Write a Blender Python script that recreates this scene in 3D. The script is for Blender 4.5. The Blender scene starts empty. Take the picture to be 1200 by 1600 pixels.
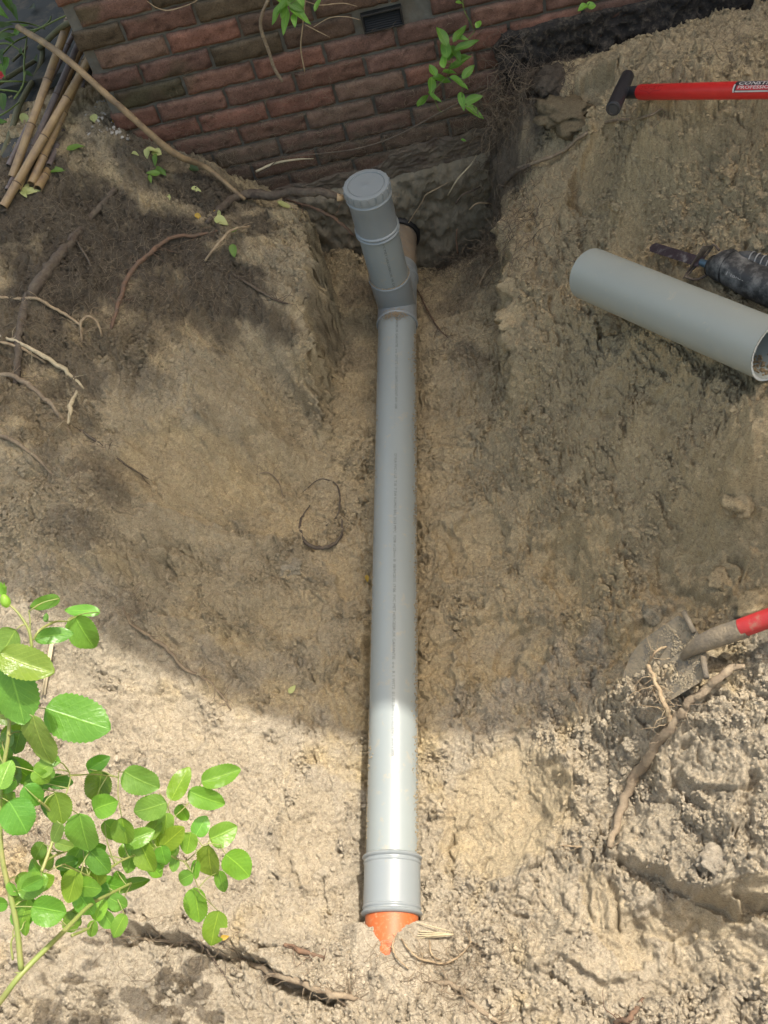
import bpy, math, random
import numpy as np
from mathutils import Vector, Matrix

# ------------------------------------------------------------------ camera, world, sun, exposure
scene = bpy.context.scene
COL = scene.collection
W_PX, H_PX, F_PX = 1200.0, 1600.0, 1550.0
CAM = np.array([0.0, 0.0, 2.41])
RV = np.array([0.97789745, -0.070958, -0.19667622])
UV = np.array([0.17043701, 0.81539225, 0.55325103])
FV = np.array([-0.12111068, 0.57454368, -0.80946388])
cam_data = bpy.data.cameras.new('camera')
cam = bpy.data.objects.new('camera', cam_data)
COL.objects.link(cam)
M = Matrix(((RV[0], UV[0], -FV[0]), (RV[1], UV[1], -FV[1]), (RV[2], UV[2], -FV[2])))
cam.matrix_world = Matrix.Translation(CAM.tolist()) @ M.to_4x4()
cam_data.sensor_fit = 'VERTICAL'
cam_data.sensor_height = 32.0
cam_data.lens = 32.0 * F_PX / H_PX
cam_data.clip_start = 0.02
cam_data.clip_end = 300
scene.camera = cam

SUN_A, SUN_B = -0.42, -0.24           # light travels (A, B, -1)
EL = math.atan2(1.0, math.hypot(SUN_A, SUN_B))
AZ = math.atan2(-SUN_A, -SUN_B)
world = bpy.data.worlds.new('World')
scene.world = world
world.use_nodes = True
wn = world.node_tree
wn.nodes.clear()
sky = wn.nodes.new('ShaderNodeTexSky')
sky.sky_type = 'NISHITA'
sky.sun_disc = False
sky.sun_elevation = EL
sky.sun_rotation = AZ
sky.dust_density = 8.0
sky.air_density = 1.9
sky.ozone_density = 0.4
bg = wn.nodes.new('ShaderNodeBackground')
bg.inputs['Strength'].default_value = 0.14
wo = wn.nodes.new('ShaderNodeOutputWorld')
wn.links.new(sky.outputs[0], bg.inputs[0])
wn.links.new(bg.outputs[0], wo.inputs[0])

sd = bpy.data.lights.new('sun', 'SUN')
sd.energy = 2.75
sd.angle = math.radians(0.3)
sd.color = (1.0, 0.95, 0.88)
sun = bpy.data.objects.new('sun', sd)
COL.objects.link(sun)
sun.rotation_euler = Vector((SUN_A, SUN_B, -1)).to_track_quat('-Z', 'Y').to_euler()

scene.view_settings.view_transform = 'Standard'
scene.view_settings.look = 'None'
scene.view_settings.gamma = 1.0
scene.view_settings.use_curve_mapping = False
scene.view_settings.exposure = 1.06

random.seed(5)
rng = np.random.default_rng(11)

# ------------------------------------------------------------------ rays
def ray(px, py):
    return FV + RV * ((px - 600) / F_PX) + UV * ((800 - py) / F_PX)
def at_z(px, py, z):
    d = ray(px, py); return CAM + d * ((z - CAM[2]) / d[2])
def at_y(px, py, y):
    d = ray(px, py); return CAM + d * (y / d[1])
def at_d(px, py, dep):
    return CAM + ray(px, py) * dep
WALL_Y = 2.831

# ------------------------------------------------------------------ noise
PERM = rng.permutation(4096)
GR = rng.random(4096) * 2 * np.pi
GX, GY = np.cos(GR), np.sin(GR)
RND = rng.random((4096, 3))
def _h(ix, iy, s=0):
    return PERM[(PERM[(ix + s * 131) & 4095] + iy) & 4095]
def perlin(x, y, s=0):
    ix = np.floor(x).astype(np.int64); iy = np.floor(y).astype(np.int64)
    fx = x - ix; fy = y - iy
    u = fx * fx * fx * (fx * (fx * 6 - 15) + 10); v = fy * fy * fy * (fy * (fy * 6 - 15) + 10)
    def g(a, b):
        h = _h(ix + a, iy + b, s)
        return GX[h] * (fx - a) + GY[h] * (fy - b)
    n0 = g(0, 0) * (1 - u) + g(1, 0) * u
    n1 = g(0, 1) * (1 - u) + g(1, 1) * u
    return (n0 * (1 - v) + n1 * v) * 1.5
def fbm(x, y, o=4, s=0, gain=0.5):
    r = np.zeros_like(x); a = 1.0
    for k in range(o):
        r += a * perlin(x * 2 ** k, y * 2 ** k, s + k * 7); a *= gain
    return r
def ridged(x, y, o=3, s=0):
    r = np.zeros_like(x); a = 1.0
    for k in range(o):
        r += a * (1 - 2 * np.abs(perlin(x * 2 ** k, y * 2 ** k, s + k * 7))); a *= 0.5
    return r
def worley(x, y, s=0):
    ix = np.floor(x).astype(np.int64); iy = np.floor(y).astype(np.int64)
    f1 = np.full_like(x, 9.0); f2 = np.full_like(x, 9.0); idr = np.zeros_like(x)
    for a in (-1, 0, 1):
        for b in (-1, 0, 1):
            h = _h(ix + a, iy + b, s)
            d = np.hypot(ix + a + RND[h, 0] - x, iy + b + RND[h, 1] - y)
            nearer = d < f1
            f2 = np.where(nearer, f1, np.minimum(f2, d))
            idr = np.where(nearer, RND[h, 2], idr)
            f1 = np.where(nearer, d, f1)
    return f1, f2, idr
def sstep(a, b, x):
    t = np.clip((x - a) / (b - a), 0, 1); return t * t * (3 - 2 * t)

# ------------------------------------------------------------------ terrain: control heights
CP = [ # trench floor beside the pipe
 (540,1300,-.03),(540,1150,-.02),(540,1000,.0),(545,800,.01),(555,620,.03),(690,1300,-.02),(690,1150,0),(690,1000,.02),(690,800,.03),(700,620,.04),
 (690,500,.05),(560,500,.03),(620,1200,-.03),(620,900,-.01),(620,600,.01),(600,1400,-.03),(560,1440,.0),(670,1440,.02),(615,1500,.07),(600,1550,.09),(600,1600,.12),
 # left, sunlit
 (450,1200,.03),(350,1150,.08),(250,1050,.2),(150,1000,.32),(50,1000,.4),(0,930,.45),(450,1350,.03),(350,1350,.08),(250,1300,.15),(100,1300,.25),
 (0,1300,.3),(300,1450,.13),(200,1450,.18),(0,1480,.28),(300,1560,.12),(100,1570,.2),(0,1600,.22),(450,1500,.08),(450,1590,.12),
 # left, shaded bank
 (480,1050,.02),(400,1000,.08),(480,900,.03),(480,750,.06),(400,900,.12),(400,750,.18),(480,640,.12),(300,900,.22),(200,900,.35),(100,850,.48),
 (0,850,.5),(300,750,.3),(200,750,.42),(80,700,.55),(0,700,.58),(400,650,.27),(300,650,.38),(200,600,.48),(100,550,.58),(0,550,.62),(480,580,.27),
 (495,500,.34),(493,430,.40),(465,350,.43),(400,480,.42),(300,500,.48),(400,400,.47),(300,400,.52),(200,450,.57),(100,400,.66),(0,400,.7),
 (200,320,.62),(100,300,.7),(0,300,.75),(300,300,.55),(380,310,.46),(430,305,.38),(230,230,.66),(170,180,.75),(100,250,.73),(60,150,.75),(0,150,.75),
 (0,0,.75),(90,20,.75),
 (520,500,.05),(510,600,.07),(520,430,.07),(530,380,.12),(508,320,.25),(480,300,.33),
 # cavity by the wall
 (560,400,.0),(600,400,-.02),(640,430,-.03),(700,440,-.02),(740,460,.05),(690,390,-.12),(640,380,-.1),(740,390,-.08),
 # right wall of the trench
 (760,600,.06),(752,500,.08),(752,430,.08),(772,700,.06),(775,800,.05),(778,380,.1),
 (795,350,.42),(800,420,.42),(800,500,.37),(800,560,.32),(810,620,.25),(775,560,.07),(780,620,.06),(830,700,.2),(860,770,.16),
 (775,300,.3),(765,250,.36),(790,200,.5),(820,130,.6),(880,100,.61),(1050,47,.63),
 # right heap
 (1200,50,.8),(900,200,.6),(950,300,.62),(880,350,.5),(860,450,.47),(900,475,.53),(1000,510,.63),(1100,560,.67),(1180,600,.7),(1000,400,.65),(1000,300,.72),(1100,350,.76),(1190,420,.8),
 (1100,250,.82),(1000,185,.88),(1100,170,.94),(1190,170,.96),(1190,250,.9),(1190,100,.92),(1050,95,.82),(950,120,.72),(940,180,.66),(930,230,.62),
 (880,600,.36),(950,650,.42),(1100,650,.62),(1190,680,.72),(1190,750,.6),(1050,750,.45),(900,750,.25),(860,840,.12),(940,850,.22),
 (900,920,.1),(1080,870,.33),(1190,880,.45),(1000,950,.25),(900,1000,.12),(820,950,.06),(750,1000,.02),(760,900,.03),(1100,980,.33),(1190,1010,.4),
 (1015,1105,.33),(1045,1072,.345),(1000,1035,.27),(950,1100,.15),(850,1080,.06),(1150,1120,.34),(1190,1200,.35),(1000,1200,.17),(900,1200,.1),(800,1250,.0),(730,1250,-.01),
 (850,1350,.05),(950,1340,.12),(1100,1330,.25),(1190,1380,.28),(1080,1440,.16),(900,1450,.09),(1000,1500,.12),(1190,1500,.18),(750,1450,.05),
 (800,1550,.08),(700,1550,.08),(1000,1590,.13),(1190,1590,.17)]
def _tps(r): return r * r * np.log(r + 1e-9)
class Field:
    """smooth height field through control points"""
    def __init__(f, cps, extra):
        P = np.array([tuple(at_z(a, b, z)[:2]) + (z,) for a, b, z in cps] + list(extra)); f.P = P; n = len(P)
        K = _tps(np.hypot(P[:, None, 0] - P[None, :, 0], P[:, None, 1] - P[None, :, 1])) + np.eye(n) * 6e-4
        Q = np.c_[np.ones(n), P[:, :2]]
        f.S = np.linalg.solve(np.block([[K, Q], [Q.T, np.zeros((3, 3))]]), np.r_[P[:, 2], np.zeros(3)])
    def __call__(f, x, y):
        n = len(f.P); r = f.S[n] + f.S[n + 1] * x + f.S[n + 2] * y
        for i in range(n): r = r + f.S[i] * _tps(np.hypot(x - f.P[i, 0], y - f.P[i, 1]))
        far = sstep(2.2, 3.4, np.hypot(x + .3, y - 1.3))
        return np.clip(r, -.3, 1.15) * (1 - far) + .76 * far
EXTRA = [(-2.2,.2,.7),(-2.2,1.2,.75),(-2.2,2.2,.78),(-2.4,3.2,.75),(-1.6,3.6,.75),(-1.2,4.6,.75),(1.9,.2,.7),(1.8,1.0,.82),(1.8,1.9,.95),(1.6,2.7,.85),
         (-1.4,-.3,.66),(-.6,-.35,.66),(.2,-.35,.66),(1.0,-.3,.68),(-.4,-1.2,.75),(.8,-1.2,.75),(-1.8,-1.2,.75),(-.9,.0,.4),(-.4,.1,.3),(.3,.0,.4),(.8,.2,.5)]
def in_trench(c): return c[1] < 640 and 500 <= c[0] <= 792 and c[2] < .2
def on_bank(c): return c[1] < 640 and not in_trench(c)
F_BANK = Field([c for c in CP if not in_trench(c)], EXTRA)
F_FLOOR = Field([c for c in CP if not on_bank(c)], [(-.9,2.3,.14),(-.9,2.8,.06),(.5,2.2,.16),(.5,2.8,.08),(-.75,2.1,.18),(.35,2.0,.16),(-.3,3.4,.0)] + EXTRA[6:])
def trench_mask(x, y, soft=.022):
    """1 inside the steep-sided end of the trench, 0 on the banks"""
    le = np.interp(y, [1.7, 1.9, 2.1, 2.3, 2.5, 2.68, 2.83], [-.54, -.525, -.505, -.475, -.465, -.50, -.57])
    re = np.interp(y, [1.7, 1.9, 2.1, 2.3, 2.6, 2.83], [.05, .075, .10, .125, .145, .165])
    d = np.minimum(x - le, re - x)
    return sstep(-soft, soft, d) * sstep(1.78, 2.02, y)

# grid: dense where the photo looks, coarse to the horizon
def axis(a0, a1, step, lo, hi):
    core = np.arange(a0, a1, step)
    out = [core]
    v, s = a0, step
    left = []
    while v > lo:
        s *= 1.12; v -= s; left.append(v)
    v, s = core[-1], step
    right = []
    while v < hi:
        s *= 1.12; v += s; right.append(v)
    return np.array(left[::-1] + core.tolist() + right)
STEP = 0.0025
gx = axis(-1.75, 1.12, STEP, -60, 60)
gy = axis(.22, 2.90, STEP, -60, 60)
X, Y = np.meshgrid(gx, gy)
NY, NX = X.shape
# coarse evaluation of the base, then bilinear to the fine grid
cx = np.linspace(-4, 4, 420); cy = np.linspace(-3, 6, 470)
CXg, CYg = np.meshgrid(cx, cy)
Bb = F_BANK(CXg, CYg); Bf = F_FLOOR(CXg, CYg); _m = trench_mask(CXg, CYg, .03); Bc = Bb * (1 - _m) + Bf * _m
def bil(gxx, gyy, G, x, y):
    i = np.clip(np.searchsorted(gxx, x) - 1, 0, len(gxx) - 2)
    j = np.clip(np.searchsorted(gyy, y) - 1, 0, len(gyy) - 2)
    u = np.clip((x - gxx[i]) / (gxx[i + 1] - gxx[i]), 0, 1); v = np.clip((y - gyy[j]) / (gyy[j + 1] - gyy[j]), 0, 1)
    return (G[j, i] * (1 - u) + G[j, i + 1] * u) * (1 - v) + (G[j + 1, i] * (1 - u) + G[j + 1, i + 1] * u) * v
def base_at(px, py, z0=.3):
    z = z0
    for _ in range(6):
        p = at_z(px, py, z); z = .5 * z + .5 * float(bil(cx, cy, Bc, np.array([p[0]]), np.array([p[1]]))[0])
    p = at_z(px, py, z); return p
# domain warp makes edges ragged
wx = X + .022 * fbm(X * 9, Y * 9, 3, 50) + .006 * fbm(X * 40, Y * 40, 2, 51)
wy = Y + .022 * fbm(X * 9, Y * 9, 3, 60) + .006 * fbm(X * 40, Y * 40, 2, 61)
_m = trench_mask(wx + .02 * fbm(X * 5, Y * 5, 2, 55), wy, .016)
Hb = bil(cx, cy, Bb, wx, wy) * (1 - _m) + bil(cx, cy, Bf, wx, wy) * _m

def blob(px, py, rad, z=None, ax=1.0, ang=0.0):
    """soft round mask in world space, radius in metres"""
    p = base_at(px, py)
    dx, dy = wx - p[0], wy - p[1]
    c, s = math.cos(ang), math.sin(ang)
    u = (dx * c + dy * s) / (rad * ax); v = (-dx * s + dy * c) / rad
    return np.hypot(u, v)
def seg_dist(line):
    """distance to polyline and signed side (positive = left of its direction)"""
    P = [base_at(*q)[:2] for q in line]
    best = np.full_like(X, 99.); sign = np.zeros_like(X); tt = np.zeros_like(X)
    L = [0]
    for a, b in zip(P[:-1], P[1:]): L.append(L[-1] + np.hypot(*(b - a)))
    for k, (a, b) in enumerate(zip(P[:-1], P[1:])):
        d = b - a; l2 = (d ** 2).sum()
        t = np.clip(((wx - a[0]) * d[0] + (wy - a[1]) * d[1]) / l2, 0, 1)
        ex, ey = wx - a[0] - t * d[0], wy - a[1] - t * d[1]
        dist = np.hypot(ex, ey)
        sg = np.sign(d[0] * ey - d[1] * ex)
        m = dist < best
        best = np.where(m, dist, best); sign = np.where(m, sg, sign); tt = np.where(m, (L[k] + t * math.sqrt(l2)) / L[-1], tt)
    return best, sign, tt

PB_X, PB_Y = -.4038, .7313
# roughness mask: 0 compact sand, 1 crumbly dug sand
R = np.full_like(X, .27)
for px, py, r, s in [(950,560,.35,1.),(1050,650,.4,1.),(1000,300,.35,1.),(1120,150,.35,1.),(1100,420,.35,1.),(1100,760,.3,.9),(1120,830,.2,.6),(850,450,.12,.9),(950,780,.2,.8),
                     (1100,1200,.28,1.),(1150,1350,.25,1.),(1000,1150,.2,1.),(950,1280,.16,.9),(900,1450,.25,1.),(1050,1520,.3,1.),(760,1480,.16,.9),(720,1380,.1,.8),
                     (700,1570,.2,.8),(900,1000,.16,.7),(1000,900,.14,.6),(60,800,.2,.7),(60,620,.18,.8),(480,1580,.2,.6),(720,960,.05,.9),(715,1100,.05,.9),(740,780,.06,.7),
                     (720,560,.08,.6),(420,1000,.1,.35),(470,780,.08,.35),(870,640,.12,.9),(820,880,.06,.8),(740,1180,.05,.8),(860,1130,.1,.9)]:
    d = blob(px, py, r)
    R = np.maximum(R, s * (1 - sstep(.55, 1.1, d)))
for px, py, r, s in [(400,680,.2,.12),(380,800,.2,.1),(430,420,.13,.1),(300,1000,.14,.14),(450,1100,.16,.12),(400,1250,.22,.12),(480,1380,.12,.15),(200,1380,.2,.2)]:
    d = blob(px, py, r)
    R = R * (1 - .6 * (1 - sstep(.5, 1.1, d))) + s * .6 * (1 - sstep(.5, 1.1, d))
R = np.clip(R * (1 + .35 * fbm(X * 7, Y * 7, 3, 90)), .05, 1.15)
pt = fbm(X * 8.5 + 3, Y * 8.5, 4, 92, .6)
R = np.maximum(R, .80 * sstep(.12, .34, pt)) * (1 - .55 * sstep(.1, .5, -pt))
R = np.minimum(R, .92)
_lr = 1 - sstep(.5, 1.0, blob(1060, 1360, .48))
R = R * (1 - .38 * _lr * sstep(-.2, .3, fbm(X * 6, Y * 6, 3, 94)))
_mw = trench_mask(X, Y, .05)
R = np.maximum(R, .75 * 4 * _mw * (1 - _mw))

H = Hb.copy()
SM = np.zeros_like(X)      # freshly cut, smooth, ochre facets
def scoop(px, py, rad, depth, ax=1.0, ang=0., tiltx=0., tilty=0., ochre=1.0, edge=.09):
    global H, R, SM
    p = base_at(px, py)
    d = blob(px, py, rad, ax=ax, ang=ang) + .10 * fbm(X * 30, Y * 30, 2, int(px))
    m = 1 - sstep(1 - edge, 1 + edge * .5, d)
    plane = (X - p[0]) * tiltx + (Y - p[1]) * tilty
    H = H - m * (depth * (1 - .4 * d ** 2) + plane)
    SM = np.maximum(SM, m * ochre); R = R * (1 - .82 * m) + .08 * m
def ledge(line, h, width=.012, decay=.12, fade=.1):
    """raise the ground on the left side of the line"""
    global H
    d, s, t = seg_dist(line)
    prof = np.where(s > 0, sstep(0, width, d) * np.exp(-d / decay), 0)
    H = H + h * prof * sstep(0, fade, t) * (1 - sstep(1 - fade, 1, t))
def crack(line, dep, width):
    global H
    d, s, t = seg_dist(line)
    wv = width * (.6 + .7 * np.abs(fbm(X * 14, Y * 14, 2, 33)))
    H = H - dep * np.exp(-(d / wv) ** 2) * sstep(0, .08, t) * (1 - sstep(.92, 1, t))

# broad lumps
_l = (X - PB_X) * .9955 - (Y - PB_Y) * .0941
ARC = np.clip(Hb, -.1, 1.) * np.tanh(_l / .07) * (1 - sstep(1.6, 2.6, np.abs(_l)))
TX = wx + 1.35 * ARC; TY = wy - .9 * np.clip(Hb, 0, 1) * sstep(1.9, 2.3, Y)
H += .022 * fbm(X * 3.2, Y * 3.2, 3, 5) * np.clip(R + .3, 0, 1)
H += .013 * (ridged(TX * 9, TY * 9, 3, 8) - .9) * R
scoop(868, 858, .075, .035, ax=1.1, ang=.8, tiltx=.25)
scoop(905, 880, .085, .03, ax=1.2, ang=2.0)
scoop(790, 1270, .15, .02, ax=1.25, ang=.3, edge=.2)
scoop(850, 1230, .08, .012, ax=1.0, ang=.3)
scoop(700, 680, .075, .026, ax=1.3, ang=1.6)
scoop(745, 845, .085, .032, ax=1.2, ang=1.0)
scoop(700, 860, .035, .022, ax=3.0, ang=1.62, ochre=.6)
scoop(930, 255, .07, .05, ax=1.6, ang=1.2, tiltx=-.3, ochre=.8)
scoop(975, 372, .05, .03, ax=1.6, ang=.7, ochre=.6)
scoop(1095, 885, .10, .024, ax=1.4, ang=-.5, ochre=.6)
scoop(770, 1000, .10, .026, ax=1.0, ochre=.7)
scoop(690, 1050, .045, .022, ax=2.2, ang=1.5, ochre=.8)
scoop(820, 1010, .07, .028, ax=1.3, ang=.3, ochre=.6)
scoop(1130, 790, .10, .03, ax=1.8, ang=-.2, ochre=.3)
scoop(1105, 1425, .04, .02, ax=4.0, ang=.08, ochre=.7)
scoop(955, 1430, .05, .02, ax=2.2, ang=-1.2, ochre=.7)
scoop(1010, 1000, .07, .02, ax=1.5, ang=.3, ochre=.5)
scoop(300, 740, .12, .020, ax=1.5, ang=.3, ochre=1.)
scoop(430, 790, .10, .018, ax=1.2, ang=-.3, ochre=.6)
scoop(450, 700, .09, .016, ax=1.6, ang=1.2, ochre=.7)
scoop(800, 530, .04, .012, ax=3, ang=1.5, ochre=.4)
scoop(400, 610, .12, .016, ax=1.5, ang=1.2, ochre=.2)
scoop(920, 150, .06, .09, ax=1.4, ang=1.5, ochre=.0)
scoop(520, 700, .05, .018, ax=1.5, ang=1.2, ochre=.7)
scoop(540, 900, .045, .016, ax=1.6, ang=1.5, ochre=.7)
scoop(460, 960, .07, .018, ax=1.3, ang=.4, ochre=.5)
scoop(340, 560, .08, .016, ax=1.4, ang=.2, ochre=.1)
scoop(740, 620, .05, .02, ax=1.4, ang=.9, ochre=.5)
scoop(1010, 690, .07, .03, ax=1.6, ang=.2, ochre=.3)
scoop(940, 640, .05, .025, ax=1.2, ang=.9, ochre=.2)
scoop(1110, 1480, .06, .02, ax=1.6, ang=.2, ochre=.3)
scoop(350, 1230, .12, .014, ax=1.6, ang=.5, ochre=.2)
scoop(480, 1300, .07, .012, ax=1.8, ang=1.4, ochre=.3)
scoop(240, 1130, .09, .016, ax=1.5, ang=.2, ochre=.1)
scoop(1000, 1490, .09, .022, ax=1.5, ang=.3, ochre=.1)
scoop(1150, 1460, .08, .02, ax=1.8, ang=-.1, ochre=.3)
scoop(870, 1420, .07, .02, ax=1.4, ang=1.0, ochre=.1)
scoop(1120, 1190, .07, .025, ax=1.5, ang=-.6, ochre=.0)
scoop(1010, 1290, .06, .018, ax=1.5, ang=.9, ochre=.0)
# ledges and cracks: raised side is left of the direction
ledge([(170,1462),(260,1470),(330,1478),(380,1500),(450,1530),(545,1560)], .075, .010, .10)
ledge([(950,1335),(1010,1362),(1080,1385),(1140,1405),(1215,1430)], .055, .012, .09)
crack([(170,1468),(260,1476),(330,1484),(380,1506),(450,1536),(545,1566)], .035, .009)
crack([(955,1341),(1010,1367),(1080,1390),(1140,1410),(1215,1436)], .035, .009)
ledge([(1050,1180),(1080,1230),(1150,1240),(1210,1210)], .035, .008, .08)
ledge([(1060,1290),(1110,1310),(1180,1300)], .03, .008, .07)
ledge([(820,1520),(880,1500),(940,1530),(1000,1520)], .03, .008, .07)
ledge([(1050,860),(1065,900),(1105,935),(1150,945)], .040, .005, .07)
ledge([(820,860),(870,845),(950,838)], .03, .008, .08)
ledge([(955,845),(945,900),(930,950)], .03, .008, .06)
ledge([(870,1290),(905,1230),(900,1170),(860,1145)], .03, .01, .06)
ledge([(905,1300),(950,1240),(985,1150)], -.02, .01, .05)
ledge([(640,1380),(690,1330),(700,1250),(680,1180)], .02, .01, .06)
ledge([(650,930),(690,905),(700,860),(680,815)], .02, .006, .05)
ledge([(690,975),(740,960),(800,955),(860,975)], .022, .006, .06)
ledge([(710,1100),(740,1060),(735,1010)], .02, .006, .05)
ledge([(230,770),(300,800),(380,800)], .014, .006, .06)
ledge([(380,690),(450,660),(500,640)], .016, .006, .06)
ledge([(120,880),(200,900),(280,880)], .018, .006, .06)
ledge([(380,1010),(440,1000),(500,1030)], .014, .006, .05)
ledge([(900,1000),(960,990),(1010,960)], .025, .007, .06)
ledge([(1000,800),(1100,790),(1180,800)], .02, .008, .06)
ledge([(200,935),(260,990),(330,1040),(420,1085)], .012, .008, .06)
ledge([(801,650),(815,680),(835,715),(862,770)][::1], -.02, .012, .1)
crack([(240,850),(300,870),(330,900)], .014, .004)
crack([(380,740),(430,750),(445,790)], .012, .004)
crack([(1150,850),(1165,880),(1155,920)], .03, .006)
crack([(300,700),(380,720),(420,700)], .01, .004)
crack([(980,1300),(960,1380),(975,1450)], .02, .006)
crack([(1080,1150),(1060,1220),(1100,1290)], .03, .012)
crack([(1180,1200),(1160,1280),(1190,1340)], .035, .018)
crack([(1010,1230),(1060,1260),(1100,1255)], .02, .01)
crack([(860,1500),(890,1540),(930,1590)], .02, .006)
crack([(700,1300),(715,1360),(700,1430)], .022, .006)
# bedding of the buried pipes
# mid and fine relief: crumbly, fractal, no round domes
def billow(x, y, o, sd_, gain=.6):
    r = np.zeros_like(x); a = 1.0; t = 0
    for k in range(o):
        r += a * np.abs(perlin(x * 2.03 ** k + 3.1 * k, y * 2.03 ** k - 1.7 * k, sd_ + 5 * k)); t += a; a *= gain
    return r / t
qx = TX + .012 * fbm(TX * 28, TY * 28, 2, 201); qy = TY + .012 * fbm(TX * 28, TY * 28, 2, 202)
bl = billow(qx * 13, qy * 13, 4, 210, .62)
H += R * (.046 * bl - .015)
def facets(x, y, sd_):
    ix = np.floor(x).astype(np.int64); iy = np.floor(y).astype(np.int64)
    f1 = np.full_like(x, 9.0); f2 = np.full_like(x, 9.0); t = np.zeros_like(x)
    for a in (-1, 0, 1):
        for b in (-1, 0, 1):
            h = _h(ix + a, iy + b, sd_); ex = ix + a + RND[h, 0] - x; ey = iy + b + RND[h, 1] - y
            d = np.hypot(ex, ey); nr = d < f1
            f2 = np.where(nr, f1, np.minimum(f2, d)); f1 = np.where(nr, d, f1)
            t = np.where(nr, ex * GX[h] + ey * GY[h] + .5 * (RND[h, 2] - .5), t)
    return t, f1, f2
fa = sstep(-.25, .35, fbm(X * 5, Y * 5, 2, 320))
t_, g1, g2 = facets(qx * 8.5, qy * 8.5, 330)
H += (.15 + R) * .026 * t_ * fa - (.2 + R) * .010 * np.exp(-((g2 - g1) / .05) ** 2) * fa
t_, g1, g2 = facets(qx * 21, qy * 21, 340)
H += (.10 + R) * .013 * t_ - (.1 + R) * .0065 * np.exp(-((g2 - g1) / .07) ** 2)
bl2 = billow(qx * 42 + 9, qy * 42, 3, 230, .8)
patchy = sstep(-.5, .5, fbm(X * 8, Y * 8, 2, 240))
H += R * (.0125 * bl2 - .004) * (.35 + .65 * patchy)
w1, w2, wi = worley(qx * 48 + .35 * fbm(X * 90, Y * 90, 1, 250), qy * 48, 13)
H -= R * .0065 * np.exp(-((w2 - w1) / .13) ** 2) * patchy
H += R * .006 * (wi - .4) * patchy
# steps where the damp sand has broken
st = fbm(qx * 6, qy * 6, 3, 260) * 3.2
H += (.25 + R) * .011 * (sstep(.40, .60, st - np.floor(st)) - (st - np.floor(st)))
f1, f2, fi = worley(TX * 8 + .5 * fbm(X * 25, Y * 25, 2, 41), TY * 8 + .5 * fbm(X * 25, Y * 25, 2, 44), 31)
gap = np.exp(-((f2 - f1) / .035) ** 2) * sstep(.1, .5, fbm(X * 4, Y * 4, 2, 70) + .25)
H -= .008 * gap * (1 - SM * .7)
H += .005 * (fi - .5) * (1 - SM)
pit = sstep(.50, .80, fbm(TX * 26, TY * 26, 3, 77))
H -= (.30 + R) * .014 * pit * (1 - SM * .8)
# little cracks and scabs on the compact sand
rd = ridged(qx * 20, qy * 13, 3, 270)
H -= .0045 * sstep(1.30, 1.55, rd) * (1 - .75 * SM) 
H += .0026 * sstep(.15, .35, fbm(qx * 30, qy * 30, 3, 280)) * (1 - .5 * SM)
H += .0030 * fbm(TX * 70, TY * 70, 3, 81, .75) * (1 - .4 * SM) + R * .0048 * fbm(TX * 80, TY * 80, 3, 82, .8)
H += .0030 * fbm(TX * 24, TY * 24, 2, 84)
gr = perlin(TX * 150, TY * 150, 86); H += (.0011 + .0016 * np.clip(R, 0, 1)) * gr - (.0012 + .0035 * np.clip(R, 0, 1)) * sstep(.30, .55, gr * np.clip(.6 + fbm(X * 15, Y * 15, 2, 88), 0, 1.4))

# footprints-like sweep marks on the left bank
H += (1 - R) * .004 * fbm(X * 6 + Y * 2, Y * 34 - X * 10, 2, 86)
# bury far detail
fard = sstep(2.0, 3.0, np.hypot(X + .3, Y - 1.3))
H = H * (1 - fard) + (.76 + .02 * fbm(X * 2, Y * 2, 2, 3)) * fard
# trench bed directly below the grey pipe and the buried ends
PT = np.array([-.24930794, 2.37281733, .09461869]); PB = np.array([-.40379962, .73126796, .03407153])
PM = (PT - PB) / np.linalg.norm(PT - PB)
s_ = (X - PB[0]) * PM[0] + (Y - PB[1]) * PM[1]
l_ = (X - PB[0]) * PM[1] - (Y - PB[1]) * PM[0]
ax_z = PB[2] + PM[2] * s_
inp = (s_ > -.235) & (s_ < 2.12)
bed = ax_z - np.sqrt(np.clip(.066 ** 2 - l_ ** 2, 0, 1)) - .002
lift = np.abs(l_) < .066
H = np.where(inp & lift, np.minimum(H, bed), H)
nearp = inp & (np.abs(l_) < .15)
capz = ax_z - .045 + .030 * sstep(.55, .95, s_) * (.5 + .9 * fbm(X * 12, Y * 12, 2, 350)) + .55 * np.clip(np.abs(l_) - .062, 0, 1) + .10 * sstep(1.4, 1.9, s_) * (np.abs(l_) - .05)
H = np.where(nearp, np.minimum(H, np.maximum(capz + .006 * fbm(X * 40, Y * 40, 2, 9), bed)), H)
gapw = np.exp(-((l_ + .078) / .014) ** 2) * (s_ < .62) * (s_ > -.2) * (.6 + .8 * np.abs(fbm(X * 9, Y * 9, 2, 460)))
H = np.where(np.abs(l_) < .14, H - .030 * gapw, H)
# sand banked on the orange pipe: covers it except its bare end and a tongue along the top
so = -s_ - .17
tongue = .010 + .055 * np.clip((.050 - so), 0, 1) / .032 + .010 * np.clip((.10 - so) / .06, 0, 1) + .004 * fbm(X * 50, Y * 50, 2, 29)
cov = (so > .04) & (np.abs(l_) < .3)
pile = ax_z + np.sqrt(np.clip(.070 ** 2 - l_ ** 2, 0, 1)) + .012 * fbm(X * 35, Y * 35, 2, 19)
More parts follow.
